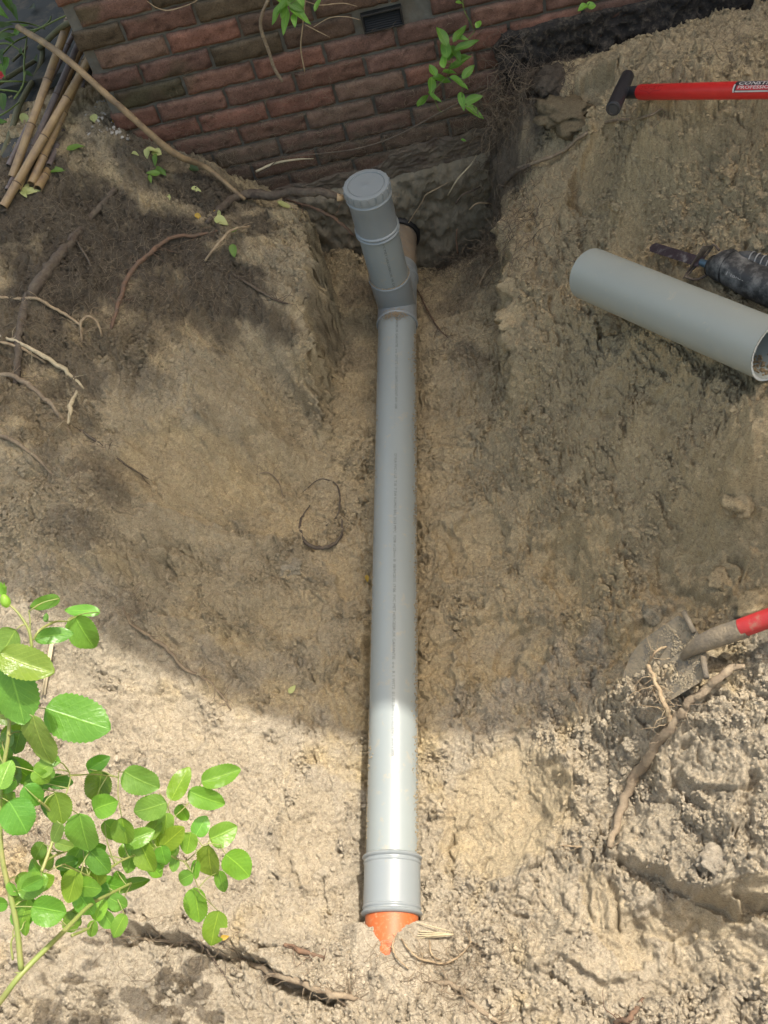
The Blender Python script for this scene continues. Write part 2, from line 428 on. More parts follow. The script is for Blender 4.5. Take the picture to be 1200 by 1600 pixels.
# height the sand reaches either side
side = ax_z + .046 + .35 * np.clip(so - .03, 0, .07)
Hn = np.where(np.abs(l_) < .25, np.maximum(H, side - 1.0 * np.clip(np.abs(l_) - .07, 0, 1)), H)
blend = sstep(.016, .028, so) * (1 - sstep(.35, .5, so))
H = H * (1 - blend) + Hn * blend
deepen = (np.abs(l_) < tongue) & (so < .100) & (so > .0)
H = np.where(deepen, np.minimum(H, ax_z + .02), H)
mid_cover = sstep(.09, .13, so) * (1 - sstep(.3, .45, so)) * (np.abs(l_) < .1)
H = H + mid_cover * (np.maximum(pile + .01, H) - H)

def Hat(x, y):
    return bil(gx, gy, H, np.asarray(x, float), np.asarray(y, float))
_T = np.arange(.9, 6.0, .006)
def ground(px, py, lift=0.0):
    d = ray(px, py)
    P = CAM[None] + d[None] * _T[:, None]
    h = Hat(P[:, 0], P[:, 1])
    k = int(np.argmax(P[:, 2] < h))
    lo, hi = _T[max(k - 1, 0)], _T[k]
    for _ in range(8):
        m = .5 * (lo + hi); q = CAM + d * m
        if q[2] < float(Hat([q[0]], [q[1]])[0]): hi = m
        else: lo = m
    q = CAM + d * hi
    q[2] += lift
    return q

# ------------------------------------------------------------------ terrain colour
def srgb(r, g, b):
    f = lambda c: (c / 255 / 12.92) if c / 255 <= .04045 else ((c / 255 + .055) / 1.055) ** 2.4
    return np.array([f(r), f(g), f(b)])
TAN = np.array([.430, .348, .215]); OCH = np.array([.450, .355, .205]); HUM = np.array([.088, .073, .055]); GRY = np.array([.315, .278, .200]); PALE = np.array([.430, .372, .280])
Cc = np.ones(X.shape + (3,)) * TAN
def paint(mask, col):
    global Cc
    m = np.clip(mask, 0, 1)[..., None]
    Cc = Cc * (1 - m) + np.asarray(col) * m
n1 = fbm(X * 3, Y * 3, 4, 101); n2 = fbm(X * 11, Y * 11, 4, 102); n3 = fbm(X * 50, Y * 50, 3, 103)
paint(sstep(-.1, .6, n1 + .8 * n2) * .5, OCH)
def zone(lst, thr0=.55, thr1=1.15):
    m = np.zeros_like(X)
    for px, py, r, s in lst:
        m = np.maximum(m, s * (1 - sstep(thr0, thr1, blob(px, py, r) + .35 * n2 + .15 * n1)))
    return m
paint(zone([(900,1300,.5,.75),(1150,1250,.4,.8),(300,1250,.45,.8),(100,1100,.4,.8),(600,1560,.5,.85),(1050,1550,.4,.85),(200,1550,.4,.85),(500,1350,.3,.8)]), PALE)  # paler, greyer sand tone over the near end of the ground
paint(zone([(350,620,.20,.55),(420,430,.14,.45),(400,560,.12,.6),(100,900,.3,.5),(200,700,.2,.35),(230,200,.2,.6),(180,620,.2,.45),(60,780,.25,.6),(250,800,.25,.6),(350,900,.25,.55),(450,1000,.2,.45),(480,700,.12,.4)]), GRY)
paint(SM * .55, OCH)
paint(zone([(150,350,.24,.9),(60,300,.25,.85),(250,380,.22,.95),(320,300,.16,.9),(400,350,.09,.8),(260,470,.13,.85),(100,450,.2,.8),(380,460,.08,.85),(430,500,.06,.7),
            (40,500,.22,.75),(120,560,.10,.65),(330,500,.09,.75),(20,620,.12,.5),(230,250,.15,.75),(330,430,.16,.9),(90,440,.22,.92),(180,400,.2,.92),(20,330,.2,.9),(250,450,.14,.85),(200,540,.12,.6),(80,660,.1,.45),(160,740,.08,.5),(110,830,.07,.4)], .5, 1.1), HUM)
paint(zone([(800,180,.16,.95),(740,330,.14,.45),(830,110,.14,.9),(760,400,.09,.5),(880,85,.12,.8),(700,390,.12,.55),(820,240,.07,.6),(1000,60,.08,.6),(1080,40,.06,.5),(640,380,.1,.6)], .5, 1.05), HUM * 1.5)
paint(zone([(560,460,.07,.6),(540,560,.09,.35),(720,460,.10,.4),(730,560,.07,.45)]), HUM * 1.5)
paint(sstep(-.1, .5, n3) * .16, Cc * .78)
paint(sstep(.35, .8, fbm(X * 120, Y * 120, 2, 107)) * .35, Cc * .55)
paint(sstep(.45, .8, fbm(X * 140, Y * 140, 2, 117)) * .30, Cc * 1.35)
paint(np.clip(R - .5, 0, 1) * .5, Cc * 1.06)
Cc *= (1 + .10 * n2)[..., None]
Cc = np.clip(Cc, .02, .8)
def Cat(x, y):
    return np.stack([bil(gx, gy, Cc[..., k], np.asarray(x, float), np.asarray(y, float)) for k in range(3)], -1)
def Rat(x, y): return bil(gx, gy, R, np.asarray(x, float), np.asarray(y, float))

# ------------------------------------------------------------------ materials
def new_mat(name):
    m = bpy.data.materials.new(name); m.use_nodes = True
    nt = m.node_tree; b = nt.nodes['Principled BSDF']
    return m, nt, b
def N(nt, t, **kw):
    n = nt.nodes.new(t)
    for k, v in kw.items():
        if k in n.inputs: n.inputs[k].default_value = v
        else: setattr(n, k, v)
    return n
def obj_coord(nt):
    return nt.nodes.new('ShaderNodeTexCoord').outputs['Object']
def noise(nt, scale, detail=4, rough=.6, vec=None):
    n = N(nt, 'ShaderNodeTexNoise', Scale=scale, Detail=detail, Roughness=rough)
    nt.links.new(vec if vec is not None else obj_coord(nt), n.inputs['Vector'])
    return n.outputs['Fac']
def ramp(nt, fac, stops):
    r = nt.nodes.new('ShaderNodeValToRGB')
    cr = r.color_ramp
    while len(cr.elements) > len(stops): cr.elements.remove(cr.elements[-1])
    while len(cr.elements) < len(stops): cr.elements.new(.5)
    for e, (p, c) in zip(cr.elements, stops):
        e.position = p; e.color = tuple(c) + (1,) if len(c) == 3 else c
    nt.links.new(fac, r.inputs[0]); return r.outputs[0]
def mixc(nt, fac, a, b, mode='MIX'):
    m = nt.nodes.new('ShaderNodeMix'); m.data_type = 'RGBA'; m.blend_type = mode
    for s, v in ((m.inputs[0], fac), (m.inputs[6], a), (m.inputs[7], b)):
        if isinstance(v, (int, float)): s.default_value = v
        elif isinstance(v, (tuple, list, np.ndarray)): s.default_value = tuple(v) + ((1,) if len(v) == 3 else ())
        else: nt.links.new(v, s)
    return m.outputs[2]
def bump(nt, b, parts):
    prev = None
    for h, st, dist in parts:
        n = N(nt, 'ShaderNodeBump', Strength=st, Distance=dist)
        nt.links.new(h, n.inputs['Height'])
        if prev is not None: nt.links.new(prev, n.inputs['Normal'])
        prev = n.outputs[0]
    nt.links.new(prev, b.inputs['Normal'])
def simple(name, col, rough=.6, var=.25, vscale=20, col2=None, bumps=(), spec=.5, trans=0, metallic=0, dirt=None):
    """dirt = (colour, amount 0..1, scale)"""
    m, nt, b = new_mat(name)
    f = noise(nt, vscale, 5)
    c2 = col2 if col2 is not None else tuple(np.array(col) * (1 - var))
    c = mixc(nt, ramp(nt, f, [(.3, (0, 0, 0)), (.7, (1, 1, 1))]), tuple(col), tuple(c2))
    if dirt:
        dc, am, sc = dirt
        df = noise(nt, sc, 8, .7)
        c = mixc(nt, ramp(nt, df, [(.62 - .3 * am, (0, 0, 0)), (.80 - .25 * am, (1, 1, 1))]), c, tuple(dc))
        rr = ramp(nt, df, [(.62 - .3 * am, (rough,) * 3), (.8 - .25 * am, (.95,) * 3)])
        nt.links.new(rr, b.inputs['Roughness'])
    else: b.inputs['Roughness'].default_value = rough
    nt.links.new(c, b.inputs['Base Color'])
    b.inputs['Specular IOR Level'].default_value = spec
    b.inputs['Metallic'].default_value = metallic
    if bumps:
        bump(nt, b, [(noise(nt, s, 4), st, di) for s, st, di in bumps])
    if trans:
        out = nt.nodes['Material Output']
        tr = nt.nodes.new('ShaderNodeBsdfTranslucent'); nt.links.new(mixc(nt, 1.0, c, (1.15, 1.25, .45), 'MULTIPLY'), tr.inputs[0])
        ms = nt.nodes.new('ShaderNodeMixShader'); ms.inputs[0].default_value = trans
        nt.links.new(b.outputs[0], ms.inputs[1]); nt.links.new(tr.outputs[0], ms.inputs[2]); nt.links.new(ms.outputs[0], out.inputs[0])
    return m
def attr_mat(name, rough=.95, spec=.2, bumps=(), speck=False, dirt=None):
    m, nt, b = new_mat(name)
    a = nt.nodes.new('ShaderNodeAttribute'); a.attribute_name = 'Col'
    c = a.outputs['Color']
    if speck:
        vo = N(nt, 'ShaderNodeTexVoronoi', Scale=340.0); nt.links.new(obj_coord(nt), vo.inputs['Vector'])
        sp = nt.nodes.new('ShaderNodeSeparateColor'); nt.links.new(vo.outputs['Color'], sp.inputs[0])
        c = mixc(nt, 1.0, c, ramp(nt, sp.outputs[0], [(.0, (.72, .70, .68)), (.22, (.95, .95, .95)), (.75, (1.03, 1.03, 1.03)), (1., (1.22, 1.22, 1.20))]), 'MULTIPLY')
        vo2 = N(nt, 'ShaderNodeTexVoronoi', Scale=130.0); nt.links.new(obj_coord(nt), vo2.inputs['Vector'])
        sp2 = nt.nodes.new('ShaderNodeSeparateColor'); nt.links.new(vo2.outputs['Color'], sp2.inputs[0])
        c = mixc(nt, 1.0, c, ramp(nt, sp2.outputs[1], [(.0, (.90, .89, .88)), (.3, (1, 1, 1)), (1., (1.05, 1.05, 1.05))]), 'MULTIPLY')
    if dirt:
        dc, am, sc = dirt
        df = noise(nt, sc, 8, .7)
        c = mixc(nt, ramp(nt, df, [(.62 - .3 * am, (0, 0, 0)), (.8 - .25 * am, (1, 1, 1))]), c, tuple(dc))
    nt.links.new(c, b.inputs['Base Color'])
    b.inputs['Roughness'].default_value = rough
    b.inputs['Specular IOR Level'].default_value = spec
    if bumps: bump(nt, b, [(noise(nt, s, 5, .7), st, di) for s, st, di in bumps])
    return m
SANDC = (.36, .29, .19)
M_SAND = attr_mat('sand', speck=True, bumps=[(150, .3, .005), (420, .8, .005), (950, .8, .0025)])
M_BRICK = attr_mat('brick', rough=.9, bumps=[(60, .5, .004), (260, .6, .002)], speck=True)
M_MORTAR = simple('mortar', (.165, .160, .135), .95, .4, 30, bumps=[(120, .6, .004), (500, .5, .002)], dirt=((.12, .10, .07), .45, 14))
M_CONC = simple('foundation_concrete', (.26, .22, .155), .95, .45, 14, col2=(.15, .135, .09), bumps=[(30, .6, .01), (200, .7, .004)], dirt=((.20, .165, .11), .5, 7))
M_BITU = simple('bitumen', (.030, .025, .021), .9, .4, 40, bumps=[(60, .9, .010), (300, .9, .004)], dirt=((.13, .105, .075), .42, 60))
M_VENT = simple('black_vent', (.012, .013, .013), .5, .2, 30)
M_PVC = simple('grey_pvc', (.262, .290, .278), .34, .05, 6, bumps=[(9, .05, .004)], dirt=((.36, .32, .24), .20, 34))
M_PVCF = simple('grey_pvc_fitting', (.235, .258, .258), .32, .05, 10, bumps=[(5, .03, .003)], dirt=((.33, .29, .2), .03, 60))
M_PVCL = simple('grey_pvc_loose', (.265, .290, .265), .42, .06, 5, bumps=[(7, .06, .004)], dirt=((.38, .35, .27), .05, 26))
M_PVCIN = simple('grey_pvc_inside', (.33, .36, .33), .5, .1, 10, dirt=((.3, .24, .15), .3, 30))
M_CUT = simple('sawn_pvc_edge', (.55, .56, .52), .8, .2, 80, bumps=[(500, .8, .003)])
M_INK = simple('print_ink', (.05, .055, .055), .6, .6, 90, col2=(.16, .18, .175))
M_ORANGE = simple('orange_pvc', (.46, .105, .025), .5, .10, 12, dirt=((.42, .27, .14), .30, 110))
M_OLDPIPE = simple('old_brown_pipe', (.17, .125, .08), .8, .5, 14, col2=(.26, .20, .13), bumps=[(60, .5, .004)], dirt=((.20, .17, .13), .4, 25))
M_DARK = simple('black_rubber_and_hole', (.012, .012, .012), .6, .2, 40)
M_GRIP = simple('black_grip', (.018, .020, .024), .5, .2, 40, bumps=[(300, .2, .001)], dirt=((.12, .10, .08), .05, 60))
M_RED = simple('red_plastic', (.50, .022, .020), .38, .10, 14, dirt=((.30, .16, .10), .02, 30))
M_REDD = simple('dusty_red_plastic', (.42, .03, .03), .5, .3, 30, dirt=((.26, .20, .13), .38, 22))
M_LABELW = simple('label_white', (.55, .53, .50), .6, .25, 60)
M_LABELK = simple('label_black', (.03, .03, .035), .5, .3, 60)
M_LABELR = simple('label_red', (.50, .03, .04), .5, .2, 60)
M_STEEL = simple('dusty_steel', (.13, .125, .11), .75, .3, 20, spec=.4, bumps=[(70, .6, .005), (350, .8, .003)], dirt=((.30, .25, .17), 1.0, 40))
M_STEELC = simple('sand_caked_steel', (.14, .12, .09), .9, .3, 20, bumps=[(150, .8, .004), (500, .6, .002)], dirt=((.25, .20, .13), .7, 14))
M_BLADE = simple('saw_steel', (.10, .075, .085), .4, .4, 40, metallic=.5, dirt=((.28, .27, .25), .35, 60))
M_SAWB = simple('dusty_black_plastic', (.028, .03, .03), .6, .3, 20, dirt=((.17, .168, .155), .60, 30), bumps=[(200, .3, .001)])
M_SAWG = simple('dusty_dark_grip', (.045, .05, .052), .65, .3, 20, dirt=((.13, .13, .12), .4, 25))
M_RUST = simple('rusty_metal', (.10, .075, .055), .75, .4, 60, dirt=((.24, .19, .13), .4, 40))
M_BLUE = simple('blue_steel', (.07, .12, .16), .4, .2, 60, metallic=.4)
M_ROOTD = simple('dark_root_bark', (.075, .054, .038), .9, .4, 60, col2=(.13, .10, .07), bumps=[(120, .9, .007), (500, .6, .002)], dirt=((.14, .115, .08), .55, 40))
M_HAIR = simple('fine_root', (.17, .13, .09), .9, .4, 60, col2=(.09, .068, .048))
M_ROOTL = simple('pale_root', (.40, .31, .185), .75, .35, 60, col2=(.22, .155, .09), bumps=[(150, .6, .003)])
M_ROOTG = simple('sandy_root', (.26, .205, .135), .9, .35, 40, col2=(.17, .125, .08), bumps=[(160, .7, .004)], dirt=((.36, .29, .19), .4, 50))
M_ROOTR = simple('reddish_root', (.19, .105, .06), .9, .35, 60, col2=(.11, .08, .055), bumps=[(150, .6, .003)])
M_WOODC = simple('fresh_cut_wood', (.52, .36, .19), .7, .3, 60)
M_CUTB = simple('peeled_branch', (.33, .235, .12), .75, .35, 25, col2=(.14, .10, .06), bumps=[(150, .6, .003)])
M_STRAW = simple('pale_fibre', (.55, .46, .29), .8, .3, 120, bumps=[(300, .5, .002)])
M_BAMB = simple('bamboo', (.32, .225, .105), .45, .4, 25, col2=(.20, .13, .07), bumps=[(80, .3, .002)], dirt=((.14, .11, .08), .2, 25))
M_BAMBG = simple('weathered_bamboo', (.175, .145, .13), .6, .4, 35, col2=(.10, .078, .07))
M_BAMBN = simple('bamboo_joint', (.10, .065, .035), .7, .3, 60)
M_STEM = simple('rose_stem', (.17, .24, .055), .5, .2, 30, col2=(.26, .25, .085))
M_VSTEM = simple('shrub_stem', (.085, .095, .04), .7, .4, 40, col2=(.13, .115, .065), bumps=[(200, .5, .002)])
M_GSTEM = simple('green_stem', (.12, .17, .035), .6, .3, 40)
M_PAVE = simple('grey_paving', (.050, .053, .048), .85, .25, 8, bumps=[(200, .4, .002)], dirt=((.13, .11, .08), .3, 12))
M_LY = simple('yellow_leaf', (.55, .33, .04), .6, .2, 40, col2=(.40, .30, .06), trans=.25)
M_LP = simple('pale_leaf', (.42, .47, .16), .6, .2, 40, col2=(.50, .50, .22), trans=.25)
M_LG = simple('fallen_green_leaf', (.14, .25, .035), .55, .3, 40, trans=.25)
M_LD = simple('dark_green_leaf', (.035, .07, .018), .55, .3, 40, trans=.15)
M_STONE = simple('white_grit', (.42, .40, .35), .8, .3, 60)
M_POLLEN = simple('red_petal', (.35, .02, .02), .6, .2, 30)
def leaf_mat(name, c1, c2, rough, trans):
    m, nt, b = new_mat(name)
    uv = nt.nodes.new('ShaderNodeUVMap'); uv.uv_map = 'UVMap'
    sep = nt.nodes.new('ShaderNodeSeparateXYZ'); nt.links.new(uv.outputs[0], sep.inputs[0])
    a = nt.nodes.new('ShaderNodeAttribute'); a.attribute_name = 'Col'
    # side veins: stripes slanted forward from the midrib
    ab = N(nt, 'ShaderNodeMath', operation='ABSOLUTE'); nt.links.new(sep.outputs[1], ab.inputs[0])
    m1 = N(nt, 'ShaderNodeMath', operation='MULTIPLY_ADD'); nt.links.new(ab.outputs[0], m1.inputs[0]); m1.inputs[1].default_value = -.35
    nt.links.new(sep.outputs[0], m1.inputs[2])
    m2 = N(nt, 'ShaderNodeMath', operation='MULTIPLY'); nt.links.new(m1.outputs[0], m2.inputs[0]); m2.inputs[1].default_value = 46.
    sn = N(nt, 'ShaderNodeMath', operation='SINE'); nt.links.new(m2.outputs[0], sn.inputs[0])
    vein = ramp(nt, sn.outputs[0], [(.80, (0, 0, 0)), (1., (1, 1, 1))])
    mid = ramp(nt, ab.outputs[0], [(.0, (1, 1, 1)), (.035, (.6, .6, .6)), (.06, (0, 0, 0))])
    c = mixc(nt, noise(nt, 35, 4), c1, c2)
    c = mixc(nt, 1.0, c, a.outputs['Color'], 'MULTIPLY')
    cv = mixc(nt, 1.0, c, (1.7, 1.5, 1.6), 'MULTIPLY')
    fm = N(nt, 'ShaderNodeMath', operation='MULTIPLY_ADD'); nt.links.new(vein, fm.inputs[0]); fm.inputs[1].default_value = .22; nt.links.new(mid, fm.inputs[2]); fm.use_clamp = True
    c = mixc(nt, fm.outputs[0], c, cv)
    nt.links.new(c, b.inputs['Base Color']); b.inputs['Roughness'].default_value = rough
    bm = N(nt, 'ShaderNodeBump', Strength=.35, Distance=.002); bm.invert = True
    nt.links.new(fm.outputs[0], bm.inputs['Height']); 
    bm2 = N(nt, 'ShaderNodeBump', Strength=.45, Distance=.004); nt.links.new(noise(nt, 90, 3), bm2.inputs['Height']); nt.links.new(bm.outputs[0], bm2.inputs['Normal'])
    nt.links.new(bm2.outputs[0], b.inputs['Normal'])
    out = nt.nodes['Material Output']
    tr = nt.nodes.new('ShaderNodeBsdfTranslucent'); nt.links.new(mixc(nt, 1.0, c, (1.3, 1.6, .35), 'MULTIPLY'), tr.inputs[0])
    ms = nt.nodes.new('ShaderNodeMixShader'); ms.inputs[0].default_value = trans
    nt.links.new(b.outputs[0], ms.inputs[1]); nt.links.new(tr.outputs[0], ms.inputs[2]); nt.links.new(ms.outputs[0], out.inputs[0])
    return m
M_ROSE = leaf_mat('rose_leaf', (.135, .26, .033), (.20, .35, .05), .30, .42)
M_VINE = leaf_mat('vine_leaf', (.12, .27, .035), (.17, .33, .05), .42, .35)

# ------------------------------------------------------------------ mesh helpers
SHARP = {'screw_cap', 'riser_socket', 'coupling', 'tee_fitting', 'branch_socket', 'pipe', 'grip', 'grip_ring', 'blade', 'socket', 'shaft', 'culm', 'body', 'rubber_cover', 'shoe', 'blade_clamp', 'outer_wall', 'orange_drain_pipe', 'air_vent', 'riser_pipe'}
class MB:
    def __init__(s): s.v = []; s.f = []; s.c = []; s.uv = []; s.mi = []
    def add(s, V, F, col=None, uv=None, mi=0):
        o = len(s.v); s.v.extend([tuple(map(float, p)) for p in V]); s.f.extend([tuple(i + o for i in f) for f in F])
        s.c.extend([tuple(col) if col is not None and np.ndim(col) == 1 else (1, 1, 1)] * len(V) if (col is None or np.ndim(col) == 1) else [tuple(q) for q in col])
        s.uv.extend(uv if uv is not None else [(0, 0)] * len(V)); s.mi.extend([mi] * len(F))
    def build(s, name, mat, parent=None, smooth=True, origin=None):
        V = np.array(s.v)
        if parent is not None: org = np.zeros(3); V = V - np.array(parent.get('_o', (0, 0, 0)))
        else:
            org = np.array(origin if origin is not None else (V[:, 0].mean(), V[:, 1].mean(), V[:, 2].min())); V = V - org
        me = bpy.data.meshes.new(name); me.from_pydata(V.tolist(), [], s.f)
        me.polygons.foreach_set('use_smooth', [smooth] * len(s.f))
        at = me.color_attributes.new('Col', 'FLOAT_COLOR', 'POINT')
        at.data.foreach_set('color', np.c_[np.array(s.c), np.ones(len(s.c))].ravel().astype(np.float32))
        u = me.uv_layers.new(name='UVMap'); li = np.empty(len(me.loops), np.int32); me.loops.foreach_get('vertex_index', li)
        u.data.foreach_set('uv', np.array(s.uv, np.float32)[li].ravel())
        for m in (mat if isinstance(mat, (list, tuple)) else [mat]): me.materials.append(m)
        me.polygons.foreach_set('material_index', s.mi)
        me.update()
        if smooth and name in SHARP: me.set_sharp_from_angle(angle=math.radians(32))
        o = bpy.data.objects.new(name, me); COL.objects.link(o)
        if parent is not None: o.parent = parent
        else: o.location = org
        return o
def tag(o, label=None, cat=None, group=None, kind=None):
    if label: o['label'] = label
    if cat: o['category'] = cat
    if group: o['group'] = group
    if kind: o['kind'] = kind
    return o
def thing(name, loc, label, cat, group=None):
    o = bpy.data.objects.new(name, None); COL.objects.link(o); o.location = tuple(map(float, loc)); o['_o'] = tuple(map(float, loc))
    o.empty_display_size = .05
    return tag(o, label, cat, group)
def frame_of(d):
    d = np.array(d, float); d /= np.linalg.norm(d)
    a = np.array([0, 0, 1.]) if abs(d[2]) < .9 else np.array([1., 0, 0])
    u = np.cross(d, a); u /= np.linalg.norm(u); return d, u, np.cross(d, u)
def smooth_path(P, n=8):
    P = [np.array(p, float) for p in P]
    if len(P) < 3: return [P[0] + (P[1] - P[0]) * t for t in np.linspace(0, 1, n + 1)]
    Q = [2 * P[0] - P[1]] + P + [2 * P[-1] - P[-2]]; out = []
    for i in range(1, len(Q) - 2):
        for k in range(n):
            t = k / n; a, b, c, d = Q[i - 1:i + 3]
            out.append(.5 * ((2 * b) + (-a + c) * t + (2 * a - 5 * b + 4 * c - d) * t * t + (-a + 3 * b - 3 * c + d) * t ** 3))
    out.append(P[-1]); return out
def tube(mb, P, rad, sides=8, jit=0., cap=True, mi=0, col=None, lump=0.):
    P = [np.array(p, float) for p in P]; n = len(P)
    rad = [rad] * n if np.isscalar(rad) else list(np.interp(np.linspace(0, 1, n), np.linspace(0, 1, len(rad)), rad))
    V = []; u = None
    for i in range(n):
        d = P[min(i + 1, n - 1)] - P[max(i - 1, 0)]; d = d / (np.linalg.norm(d) + 1e-9)
        if u is None: _, u, _ = frame_of(d)
        u = u - d * (u @ d); u /= np.linalg.norm(u) + 1e-9; w = np.cross(d, u)
        rr = rad[i] * (1 + lump * random.uniform(-1, 1))
        for k in range(sides):
            a = 2 * math.pi * k / sides; r = rr * (1 + jit * random.uniform(-1, 1))
            V.append(P[i] + u * math.cos(a) * r + w * math.sin(a) * r)
    F = [(i * sides + k, i * sides + (k + 1) % sides, (i + 1) * sides + (k + 1) % sides, (i + 1) * sides + k) for i in range(n - 1) for k in range(sides)]
    if cap: F += [tuple(range(sides))[::-1], tuple((n - 1) * sides + k for k in range(sides))]
    mb.add(V, F, col=col, mi=mi)
def lathe(mb, A, D, prof, sides=48, mi=0, u=None, closed=False, a0=0, a1=2 * math.pi):
    """prof: list of (distance along axis, radius)"""
    A = np.array(A, float); d, uu, w = frame_of(D)
    if u is not None: uu = np.array(u, float); uu -= d * (uu @ d); uu /= np.linalg.norm(uu); w = np.cross(d, uu)
    V = []
    for s, r in prof:
        for k in range(sides):
            a = 2 * math.pi * k / sides; V.append(A + d * s + uu * math.cos(a) * r + w * math.sin(a) * r)
    n = len(prof)
    F = [(i * sides + k, i * sides + (k + 1) % sides, (i + 1) * sides + (k + 1) % sides, (i + 1) * sides + k) for i in range(n - 1) for k in range(sides)]
    if closed: F += [((n - 1) * sides + k, (n - 1) * sides + (k + 1) % sides, (k + 1) % sides, k) for k in range(sides)]
    mb.add(V, F, mi=mi)
def box(mb, c, ax, half, bev=.15, mi=0, col=None):
    """bevelled box; ax rows = three axes, half sizes"""
    c = np.array(c, float); ax = [np.array(a, float) / np.linalg.norm(a) for a in ax]; hx, hy, hz = half
    b = min(half) * bev
    V = []; F = []
    idx = {}
    for sx in (-1, 1):
        for sy in (-1, 1):
            for sz in (-1, 1):
                for k in range(3):
                    h = [hx - b, hy - b, hz - b]; h[k] += b
                    idx[(sx, sy, sz, k)] = len(V)
                    V.append(c + ax[0] * sx * h[0] + ax[1] * sy * h[1] + ax[2] * sz * h[2])
                F.append([idx[(sx, sy, sz, 0)], idx[(sx, sy, sz, 1)], idx[(sx, sy, sz, 2)]])
    for k in range(3):
        o = [i for i in range(3) if i != k]
        for s in (-1, 1):
            q = []
            for a, bb in ((-1, -1), (1, -1), (1, 1), (-1, 1)):
                t = [0, 0, 0]; t[k] = s; t[o[0]] = a; t[o[1]] = bb; q.append(idx[(*t, k)])
            F.append(q)
    for k in range(3):
        o = [i for i in range(3) if i != k]
        for a in (-1, 1):
            for bb in (-1, 1):
                def g(s, kk):
                    t = [0, 0, 0]; t[k] = s; t[o[0]] = a; t[o[1]] = bb; return idx[(*t, kk)]
                F.append([g(-1, o[0]), g(1, o[0]), g(1, o[1]), g(-1, o[1])])
    mb.add(V, F, mi=mi, col=col)
def fix_normals(o):
    import bmesh
    bm = bmesh.new(); bm.from_mesh(o.data); bmesh.ops.recalc_face_normals(bm, faces=bm.faces[:]); bm.to_mesh(o.data); bm.free(); return o
def leaf(mb, base, d, nrm, L, W, fold=.25, curl=.2, serr=.0, nu=12, nv=3, col=None, shape=.55, notch=None, rnd=False):
    """a leaf blade from base along d; nrm = upper side"""
    d = np.array(d, float); d /= np.linalg.norm(d); nrm = np.array(nrm, float); nrm -= d * (nrm @ d); nrm /= np.linalg.norm(nrm); s = np.cross(nrm, d)
    V = []; UVc = []
    ph = random.uniform(0, 6); bend = random.uniform(-.12, .12)
    for i in range(nu + 1):
        t = i / nu
        w = (math.sin(math.pi * t ** shape) ** .8 if 0 < t < 1 else 0) * W / 2
        if rnd: w = (max(0, 1 - abs(2 * t ** .82 - 1) ** 2.3) ** .62) * (1 - .25 * max(0, t - .8) / .2) * W / 2
        for j in range(-nv, nv + 1):
            q = j / nv
            ww = w
            if abs(j) == nv and serr: ww = w * (1 + serr * (1 if i % 2 else -1))
            if notch and q > 0 and abs(t - notch) < .13: ww *= .45
            z = fold * abs(q) * ww - curl * L * t * t + .03 * L * math.sin(t * 9 + ph) * q * q
            V.append(np.array(base) + d * (L * t + (serr * L * .06 * abs(q) if i % 2 else 0)) + s * (q * ww + bend * L * t * t) + nrm * z)
            UVc.append((t, q))
    k = 2 * nv + 1
    F = [(i * k + j, i * k + j + 1, (i + 1) * k + j + 1, (i + 1) * k + j) for i in range(nu) for j in range(k - 1)]
    mb.add(V, F, uv=UVc, col=col if col is not None else (1, 1, 1))
# ------------------------------------------------------------------ the ground sheet
def build_ground():
    mw = trench_mask(X, Y, .05); band = 4 * mw * (1 - mw)
    sgn = np.where(X < -.2, 1., -1.)
    XS = sgn * band * (.026 * (1 - _m) * sstep(-.6, .5, fbm(Y * 7, Y * 0 + 3, 2, 400)) + .020 * fbm(Y * 22, H * 30, 3, 410) + .007 * fbm(Y * 70, H * 90, 2, 420))
    V = np.stack([X + XS, Y, H], -1).reshape(-1, 3)
    idx = np.arange(NX * NY).reshape(NY, NX)
    q = np.stack([idx[:-1, :-1], idx[:-1, 1:], idx[1:, 1:], idx[1:, :-1]], -1).reshape(-1, 4)
    me = bpy.data.meshes.new('ground')
    me.vertices.add(len(V)); me.vertices.foreach_set('co', V.ravel().astype(np.float32))
    me.loops.add(len(q) * 4); me.loops.foreach_set('vertex_index', q.ravel().astype(np.int32))
    me.polygons.add(len(q)); me.polygons.foreach_set('loop_start', np.arange(0, len(q) * 4, 4, dtype=np.int32))
    me.polygons.foreach_set('loop_total', np.full(len(q), 4, dtype=np.int32))
    me.polygons.foreach_set('use_smooth', np.ones(len(q), bool))
    at = me.color_attributes.new('Col', 'FLOAT_COLOR', 'POINT')
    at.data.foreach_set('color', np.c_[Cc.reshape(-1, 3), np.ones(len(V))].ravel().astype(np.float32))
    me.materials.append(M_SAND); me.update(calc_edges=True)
    o = bpy.data.objects.new('ground', me); COL.objects.link(o)
    tag(o, 'dug sandy garden soil with the open trench for the drain pipe', kind='structure')
build_ground()

